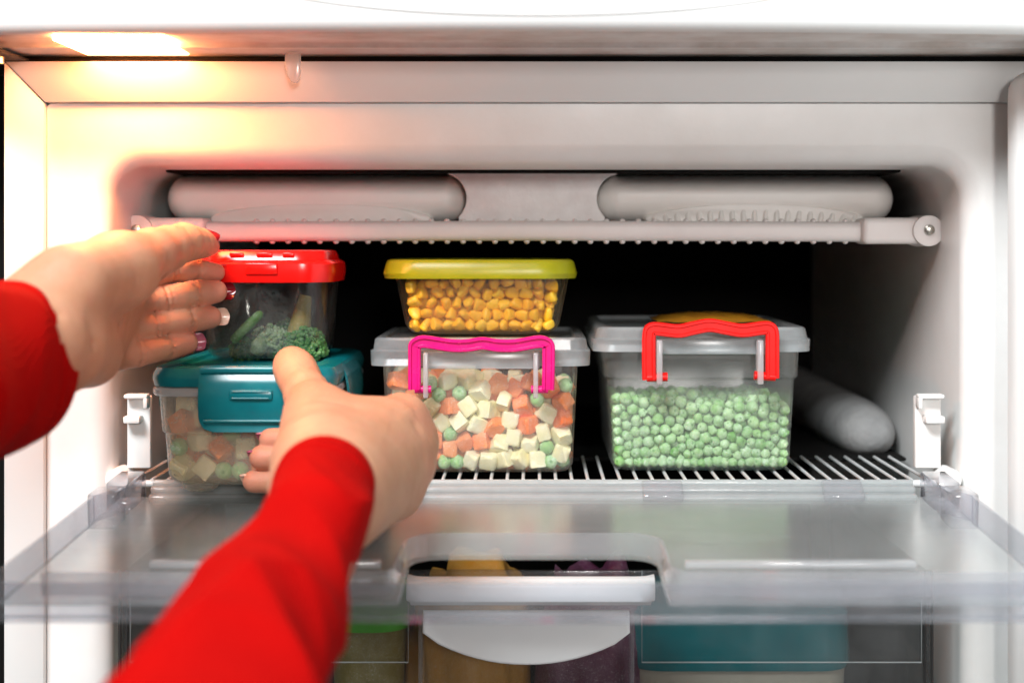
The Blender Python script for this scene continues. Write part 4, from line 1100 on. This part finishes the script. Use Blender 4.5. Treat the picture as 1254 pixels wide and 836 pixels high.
def build_hand(palm, fingers, thumb, creases, flush_pts, k_palm, parent, label, h=0.0012, bumps=(), kf=0.007):
    """palm: list of (a, b, ra, rb); fingers: chains of (point, radius)"""
    A = lambda v: np.array(v, np.float32)
    allp = [q for a, b, ra, rb in palm for q in ((a, ra), (b, rb))] + [q for ch in fingers + [thumb] for q in ch]
    lo = np.min([np.array(p) - r for p, r in allp], 0) - 0.006; hi = np.max([np.array(p) + r for p, r in allp], 0) + 0.006
    dims = np.ceil((hi - lo) / h).astype(int) + 1
    ax = [lo[i] + h * np.arange(dims[i]) for i in range(3)]
    def sub(pts, m):
        """index window round some points with margin m, and the coordinates inside it"""
        a = np.min([np.array(q) - r for q, r in pts], 0) - m; b = np.max([np.array(q) + r for q, r in pts], 0) + m
        i0 = np.maximum(((a - lo) / h).astype(int), 0); i1 = np.minimum(((b - lo) / h).astype(int) + 2, dims)
        w = tuple(slice(u, v) for u, v in zip(i0, i1))
        return w, np.stack(np.meshgrid(*[ax[q][w[q]] for q in range(3)], indexing='ij'), -1).astype(np.float32)
    f = np.full(tuple(dims), 0.03, np.float32)
    for a, b, ra, rb in palm:
        w, p = sub([(a, ra), (b, rb)], 0.018); f[w] = smin(f[w], capsule(p, A(a), A(b), ra, rb), k_palm)
    tot = f.copy()
    for ch in fingers + [thumb]:
        fine = [ch[0]]
        for (a, ra), (b, rb) in zip(ch[:-1], ch[1:]):       # phalanges are slimmer between the joints
            fine += [(a.lerp(b, 0.5), (ra + rb) * 0.5 * (0.95 if ch is not thumb else 0.98)), (b, rb)]
        w, p = sub(fine, 0.016); d = None
        for (a, ra), (b, rb) in zip(fine[:-1], fine[1:]):
            q = capsule(p, A(a), A(b), ra, rb); d = q if d is None else smin(d, q, 0.003)
        g1 = smin(f[w], d, kf if ch is not thumb else 0.012)
        tot[w] = smin(tot[w], g1, 0.0006)
    for sgn, lst in ((1, creases), (-1, bumps)):
        for a, b, wd, dep in lst:
            w, p = sub([(a, 0), (b, 0)], wd * 3); tot[w] += sgn * dep * np.exp(-(capsule(p, A(a), A(b), 0, 0) / wd) ** 2)
    V, Q = surface_nets(tot, lo, h)
    me = bpy.data.meshes.new('hand'); me.from_pydata(V.tolist(), [], Q.tolist())
    bm = bmesh.new(); bm.from_mesh(me)
    for _ in range(3): bmesh.ops.smooth_vert(bm, verts=bm.verts, factor=0.5, use_axis_x=True, use_axis_y=True, use_axis_z=True)
    bmesh.ops.recalc_face_normals(bm, faces=bm.faces); bm.to_mesh(me); bm.free()
    co = np.empty(len(me.vertices) * 3, np.float32); me.vertices.foreach_get('co', co); co = co.reshape(-1, 3)
    fl2 = np.zeros(len(co), np.float32)
    for q, w, amt in flush_pts: fl2 = np.maximum(fl2, amt * np.exp(-(np.linalg.norm(co - A(q), axis=1) / w) ** 2))
    at = me.attributes.new('flush', 'FLOAT', 'POINT'); at.data.foreach_set('value', fl2)
    me.materials.append(M['skin']); me.shade_smooth()
    o = bpy.data.objects.new('hand', me); link(o, parent); o['label'] = label; return o
def nail(tip, d, n, mat, hand, L=0.0125, W=0.0095, beyond=0.003, lift=0.0062, name='fingernail'):
    d = Vector(d).normalized(); n = Vector(n); n = (n - d * n.dot(d)).normalized(); s = d.cross(n)
    nu, nv = 10, 9; V = []
    for layer in (0, 1):
        for j in range(nv + 1):
            t = j / nv
            along = -L + beyond + L * t
            w = W / 2 * (0.80 + 0.2 * math.sin(math.pi * min(t * 1.2, 1) / 2)) * (1 if t < 0.72 else math.sqrt(max(1 - ((t - 0.72) / 0.285) ** 2, 0.02)))
            for i in range(nu + 1):
                u = -1 + 2 * i / nu
                V.append(Vector(tip) + d * along + s * (u * w) + n * (lift - (u * w) ** 2 / (W * 0.75) - 0.0016 * t * t - (0.0006 if layer else 0)))
    Fc = []; st = (nu + 1) * (nv + 1)
    for j in range(nv):
        for i in range(nu):
            q = (j * (nu + 1) + i, j * (nu + 1) + i + 1, (j + 1) * (nu + 1) + i + 1, (j + 1) * (nu + 1) + i)
            Fc += [q, tuple(st + z for z in reversed(q))]
    edge = [i for i in range(nu + 1)] + [(j + 1) * (nu + 1) + nu for j in range(nv)] + [nv * (nu + 1) + i for i in range(nu - 1, -1, -1)] + [j * (nu + 1) for j in range(nv - 1, 0, -1)]
    for a, b in zip(edge, edge[1:] + edge[:1]): Fc.append((a, b, st + b, st + a))
    return mesh(name, V, Fc, mat, hand, 60)

pe = thing('person', 'person in red long sleeves, both hands gripping the teal-lidded and red-lidded boxes', 'person', P(180, 700, -0.45))
K = lambda px, py, Y, r: (P(px, py, Y), S(r, Y))

# --- hand on the red lid (thumb on top, palm towards the viewer)
Lw = K(38, 420, -0.190, 62)
palm = []
def seg(a, b): palm.append((a[0], b[0], a[1], b[1]))
imc, mmc, rmc, pmc = K(160, 342, -0.046, 22), K(152, 374, -0.046, 22), K(142, 404, -0.050, 22), K(126, 434, -0.060, 22)
w1 = K(48, 392, -0.178, 52); w2 = K(62, 430, -0.174, 44)
seg(K(-40, 455, -0.235, 62), Lw); seg(Lw, w1); seg(Lw, w2)
seg(w1, imc); seg(w1, mmc); seg(w2, rmc); seg(w2, pmc)
seg(K(84, 350, -0.172, 52), K(148, 331, -0.122, 42))       # thenar
seg(K(84, 424, -0.172, 44), K(112, 436, -0.128, 36))       # hypothenar
thumb = [K(140, 332, -0.125, 42), K(184, 312, -0.086, 32), K(224, 297, -0.048, 23.5), K(244, 298, -0.025, 18), K(257, 302, -0.012, 12)]
fi = [imc, K(206, 331, -0.026, 14.5), K(240, 331, -0.012, 13.5), K(264, 333.5, -0.006, 11.5)]
fm = [mmc, K(200, 366, -0.034, 16.5), K(238, 360, -0.022, 15.5), K(264, 357, -0.016, 14.2)]
frg = [rmc, K(188, 397, -0.040, 16.5), K(230, 391, -0.026, 15.5), K(257, 388.5, -0.018, 14.2)]
fp = [pmc, K(168, 432, -0.050, 16.5), K(204, 424.5, -0.036, 15.5), K(228, 420, -0.028, 14.2)]
def cr(px0, py0, px1, py1, Y, w=0.0011, dep=0.0007): return (P(px0, py0, Y), P(px1, py1, Y), w, dep)
def joint(ch, k, t=1.0, w=0.0011, dep=0.0013):
    """crease across the palm side of a finger, ringing its viewer side at node k"""
    c, r = ch[k]; n_ = (ch[min(k + 1, len(ch) - 1)][0] - ch[k - 1][0]).normalized()
    side = Vector((0, -1, 0)); side = (side - n_ * side.dot(n_)).normalized(); up_ = n_.cross(side)
    pts_ = [c + n_ * (t - 1) * 0.004 + (side * math.cos(a) + up_ * math.sin(a)) * r for a in np.linspace(-1.2, 1.2, 6)]
    return [(p_, q_, w, dep) for p_, q_ in zip(pts_[:-1], pts_[1:])]
creases = []
for ch in (fi, fm, frg, fp): creases += joint(ch, 1) + joint(ch, 1, 1.7, 0.0009, 0.0007) + joint(ch, 2) + joint(ch, 2, 0.5, 0.0009, 0.0006)
creases += [cr(200, 340, 168, 372, -0.092, 0.0022, 0.0022), cr(168, 372, 140, 400, -0.10, 0.0022, 0.0022), cr(140, 400, 126, 452, -0.110, 0.0022, 0.0024),
           cr(104, 392, 126, 405, -0.165, 0.0018, 0.0014), cr(84, 402, 118, 425, -0.186, 0.0016, 0.0012), cr(66, 388, 112, 366, -0.205, 0.0022, 0.0010), cr(70, 400, 76, 440, -0.206, 0.0015, 0.0009), cr(62, 402, 66, 446, -0.210, 0.0015, 0.0009),
           cr(226, 273, 236, 318, -0.060, 0.0011, 0.0006), cr(220, 273, 230, 320, -0.064, 0.0010, 0.0005), cr(188, 284, 196, 340, -0.110, 0.0016, 0.0006), cr(150, 330, 176, 352, -0.145, 0.0014, 0.0006), cr(138, 345, 168, 366, -0.145, 0.0014, 0.0006)]
lbumps = [(P(238, 357, -0.030), P(258, 354, -0.026), 0.006, 0.0007), (P(230, 390, -0.034), P(252, 387, -0.026), 0.006, 0.0007), (P(204, 424, -0.044), P(224, 420, -0.036), 0.006, 0.0007),
          (P(182, 366, -0.050), P(194, 364, -0.046), 0.006, 0.0006), (P(168, 399, -0.056), P(182, 396, -0.050), 0.006, 0.0006)]
flush = [(q[-1][0], 0.012, 0.85) for q in (fi, fm, frg, fp)] + [(thumb[-1][0], 0.012, 0.45), (fm[1][0], 0.010, 0.45), (frg[1][0], 0.010, 0.45), (fp[1][0], 0.010, 0.45), (P(200, 325, -.085), 0.014, 0.45)]
lh = build_hand(palm, [fi, fm, frg, fp], thumb, creases, flush, 0.010, pe, 'hand with thumb pressed on the red lid', 0.0008, lbumps, 0.0045)
for ch, m_, dd, nn in ((fi, 'nail_pink', (0.9, 0.5, -0.1), (0.55, 0.80, 0)), (fm, 'nail_red', (1, 0.35, 0.05), (0.45, 0.9, 0.05)), (frg, 'nail_pale', (1, 0.4, 0.05), (0.45, 0.9, 0.0)), (fp, 'nail_pink', (1, 0.4, 0.1), (0.4, 0.9, 0))):
    nail(ch[-1][0] + Vector(dd).normalized() * ch[-1][1] * 0.75, dd, nn, M[m_], lh, 0.014, 0.0098, 0.0066, 0.0044)
nail(thumb[-1][0] + Vector((-0.0015, -0.0025, 0.0026)), (0.88, 0.30, -0.20), (0.38, -0.55, 0.76), M['nail_red'], lh, 0.0165, 0.0135, 0.0062, 0.0078)
# ring at the base of the ring finger
ra, rb2 = frg[0][0], frg[1][0]; dv = (rb2 - ra).normalized(); rc = ra.lerp(rb2, 0.22)
sa = dv.orthogonal().normalized(); sb_ = dv.cross(sa)
V, Fc = tube_data([rc + (sa * math.cos(2 * math.pi * j / 40) + sb_ * math.sin(2 * math.pi * j / 40)) * 0.0102 for j in range(41)], 0.0012, 10)
mesh('ring', V, Fc, M['gold'], lh, 60)

# --- hand gripping the teal box (back of the hand towards the viewer)
palm = []
Rw = K(402, 600, -0.195, 52)
seg(K(370, 690, -0.28, 62), Rw)
im2, mm2, rm2, pm2 = K(492, 512, -0.100, 27), K(505, 541, -0.104, 26), K(500, 572, -0.114, 26), K(484, 606, -0.128, 25)
seg(Rw, im2); seg(Rw, mm2); seg(Rw, rm2); seg(K(415, 620, -0.190, 46), pm2)
seg(K(400, 570, -0.175, 48), K(440, 525, -0.115, 36))
seg(K(388, 560, -0.170, 46), K(388, 512, -0.115, 34))
thumb = [K(392, 545, -0.150, 42), K(384, 500, -0.105, 31), K(368, 466, -0.074, 25), K(362, 454, -0.064, 25), K(357, 446, -0.056, 22)]
f1 = [im2, K(462, 522, -0.070, 21), K(395, 537, -0.0635, 17), K(331, 538, -0.0565, 14)]
f2 = [mm2, K(470, 548, -0.072, 21), K(395, 560, -0.0640, 17.5), K(320, 560, -0.0590, 15)]
f3 = [rm2, K(462, 582, -0.078, 20), K(390, 590, -0.0640, 17), K(311, 589, -0.0575, 14)]
f4 = [pm2, K(450, 614, -0.094, 19), K(395, 616, -0.075, 15), K(345, 612, -0.066, 12.5)]
creases = [cr(372, 432, 346, 434, -0.085, 0.0016, 0.0003), cr(398, 478, 430, 500, -0.15, 0.006, 0.0012), cr(505, 527, 470, 540, -0.128, 0.0045, 0.0011), cr(505, 557, 470, 568, -0.136, 0.0045, 0.0011), cr(495, 590, 462, 596, -0.148, 0.0045, 0.0010), cr(505, 556, 520, 556, -0.118, 0.003, 0.0008)]
bumps = [(P(500, 506, -0.118), P(508, 508, -0.112), 0.006, 0.0016), (P(512, 541, -0.122), P(518, 542, -0.116), 0.006, 0.0015), (P(512, 574, -0.130), P(518, 575, -0.124), 0.006, 0.0016),
         (P(430, 560, -0.185), P(495, 510, -0.126), 0.0030, 0.0010), (P(440, 585, -0.190), P(508, 541, -0.130), 0.0030, 0.0010), (P(440, 610, -0.192), P(505, 573, -0.140), 0.0030, 0.0010),
         (P(425, 520, -0.160), P(455, 528, -0.160), 0.0018, 0.0006), (P(455, 528, -0.160), P(480, 556, -0.152), 0.0018, 0.0006), (P(455, 585, -0.182), P(490, 566, -0.152), 0.0018, 0.0006)]
for c_, r_ in (f1[-1], f2[-1], f3[-1]): pass
for k_, (px_, py_) in enumerate(((512, 500), (521, 512), (526, 536), (530, 560), (530, 580))):
    creases.append(cr(px_ - 14, py_ - 5, px_ + 2, py_ + 5, -0.118 - 0.003 * k_, 0.0012, 0.0006))
for py_ in (470, 474, 479): creases.append(cr(352, py_ + 3, 388, py_ - 3, -0.098, 0.0009, 0.0006))
for q_ in range(5): creases.append(cr(372 + 6 * q_, 505 + 6 * q_, 402 + 5 * q_, 488 + 7 * q_, -0.150, 0.0012, 0.0004))
flush = [(f1[-1][0], 0.011, 0.7), (f2[-1][0], 0.012, 0.75), (f3[-1][0], 0.011, 0.7), (P(515, 510, -.115), 0.010, 0.30), (P(522, 570, -.125), 0.012, 0.34), (thumb[-1][0], 0.012, 0.16)]
rh = build_hand(palm, [f1, f2, f3, f4], thumb, creases, flush, 0.016, pe, 'hand with thumb up on the teal lid', 0.0008, bumps)
for ch, m_, w_ in ((f1, 'nail_pink', 0.0085), (f2, 'nail_pink', 0.0098), (f3, 'nail_pale', 0.0092)):
    nail(ch[-1][0] + Vector((-0.0045, 0, 0)), (-1, 0.05, 0.0), (-0.45, 0.45, 0.55), M[m_], rh, 0.0115, w_, 0.0036, 0.0050)
nail(thumb[-1][0] + Vector((-0.002, 0.004, 0.004)), (-0.12, 0.70, 0.55), (0.0, 0.9, 0.1), M['nail_pink'], rh, 0.013, 0.010, 0.003, 0.0070)

# sleeves: knitted tubes with soft folds and a turned-in cuff
def sleeve(axis, radii, squash, label, seed, folds):
    g_ = np.random.default_rng(seed)
    pts = smooth_path(axis, 36); n = len(pts); m = 110
    rr = np.interp(np.linspace(0, 1, n), np.linspace(0, 1, len(radii)), radii)
    rings = []
    up = Vector((0, 0, 1)); ph = g_.uniform(0, 6.28, 12)
    frames = []
    for i, p in enumerate(pts):
        t = (pts[min(i + 1, n - 1)] - pts[max(i - 1, 0)]).normalized(); a = (up - t * up.dot(t)).normalized(); b = t.cross(a); frames.append((p, t, a, b))
    s_len = [0.0]
    for i in range(1, n): s_len.append(s_len[-1] + (pts[i] - pts[i - 1]).length)
    def ring(i, off=0.0, sh=0.0):
        p, t, a, b = frames[i]; s = s_len[i]; out = []
        for j in range(m):
            th = 2 * math.pi * j / m
            w = 0.0
            for q in range(len(folds)):
                amp, fs, ft = folds[q]
                w += amp * (1 - 2 * abs(math.sin(0.5 * (fs * s + ft * th + ph[q] + 1.3 * math.sin(2 * th + ph[q + 4] + 20 * s)))) ** 0.8) * min(1, s / 0.07)
            hem = -0.0011 * math.exp(-((s - 0.016) / 0.0013) ** 2) + 0.0005 * max(0.0, 1 - s / 0.016) ** 0.3
            r = rr[i] + w + hem + off
            out.append(p + t * sh + a * (r * squash[0] * math.cos(th)) + b * (r * squash[1] * math.sin(th)))
        return out
    rings = [ring(14, -0.0045), ring(5, -0.0035), ring(0, -0.0024, 0.0003), ring(0, -0.0012, -0.0006), ring(0, -0.0002, -0.0002)]
    for i in range(1, n): rings.append(ring(i))
    V, Fc = loft(rings, False, True); o = mesh('sleeve', V, Fc, M['cloth'], pe, 180)
    o['label'] = label
    return o
sleeve([P(24, 444, -0.190), P(-20, 452, -0.222), P(-120, 480, -0.300), P(-330, 560, -0.40), P(-700, 800, -0.50)], [0.0345, 0.0380, 0.041, 0.046, 0.056], (1.02, 0.80), 'red cuffed sleeve at the frame edge by the red-lidded tub', 3,
       [(0.0030, 45, 1), (0.0024, 70, -2), (0.0010, 120, 3)])
sleeve([P(398, 592, -0.212), P(384, 628, -0.250), P(357, 705, -0.300), P(290, 836, -0.370), P(150, 1130, -0.480), P(-200, 1700, -0.60)], [0.0210, 0.0225, 0.0252, 0.0335, 0.043, 0.052], (1.0, 1.0), 'red sleeve reaching over the clear flap', 9,
       [(0.0030, 42, 1), (0.0022, 66, -2), (0.0010, 120, 2)])
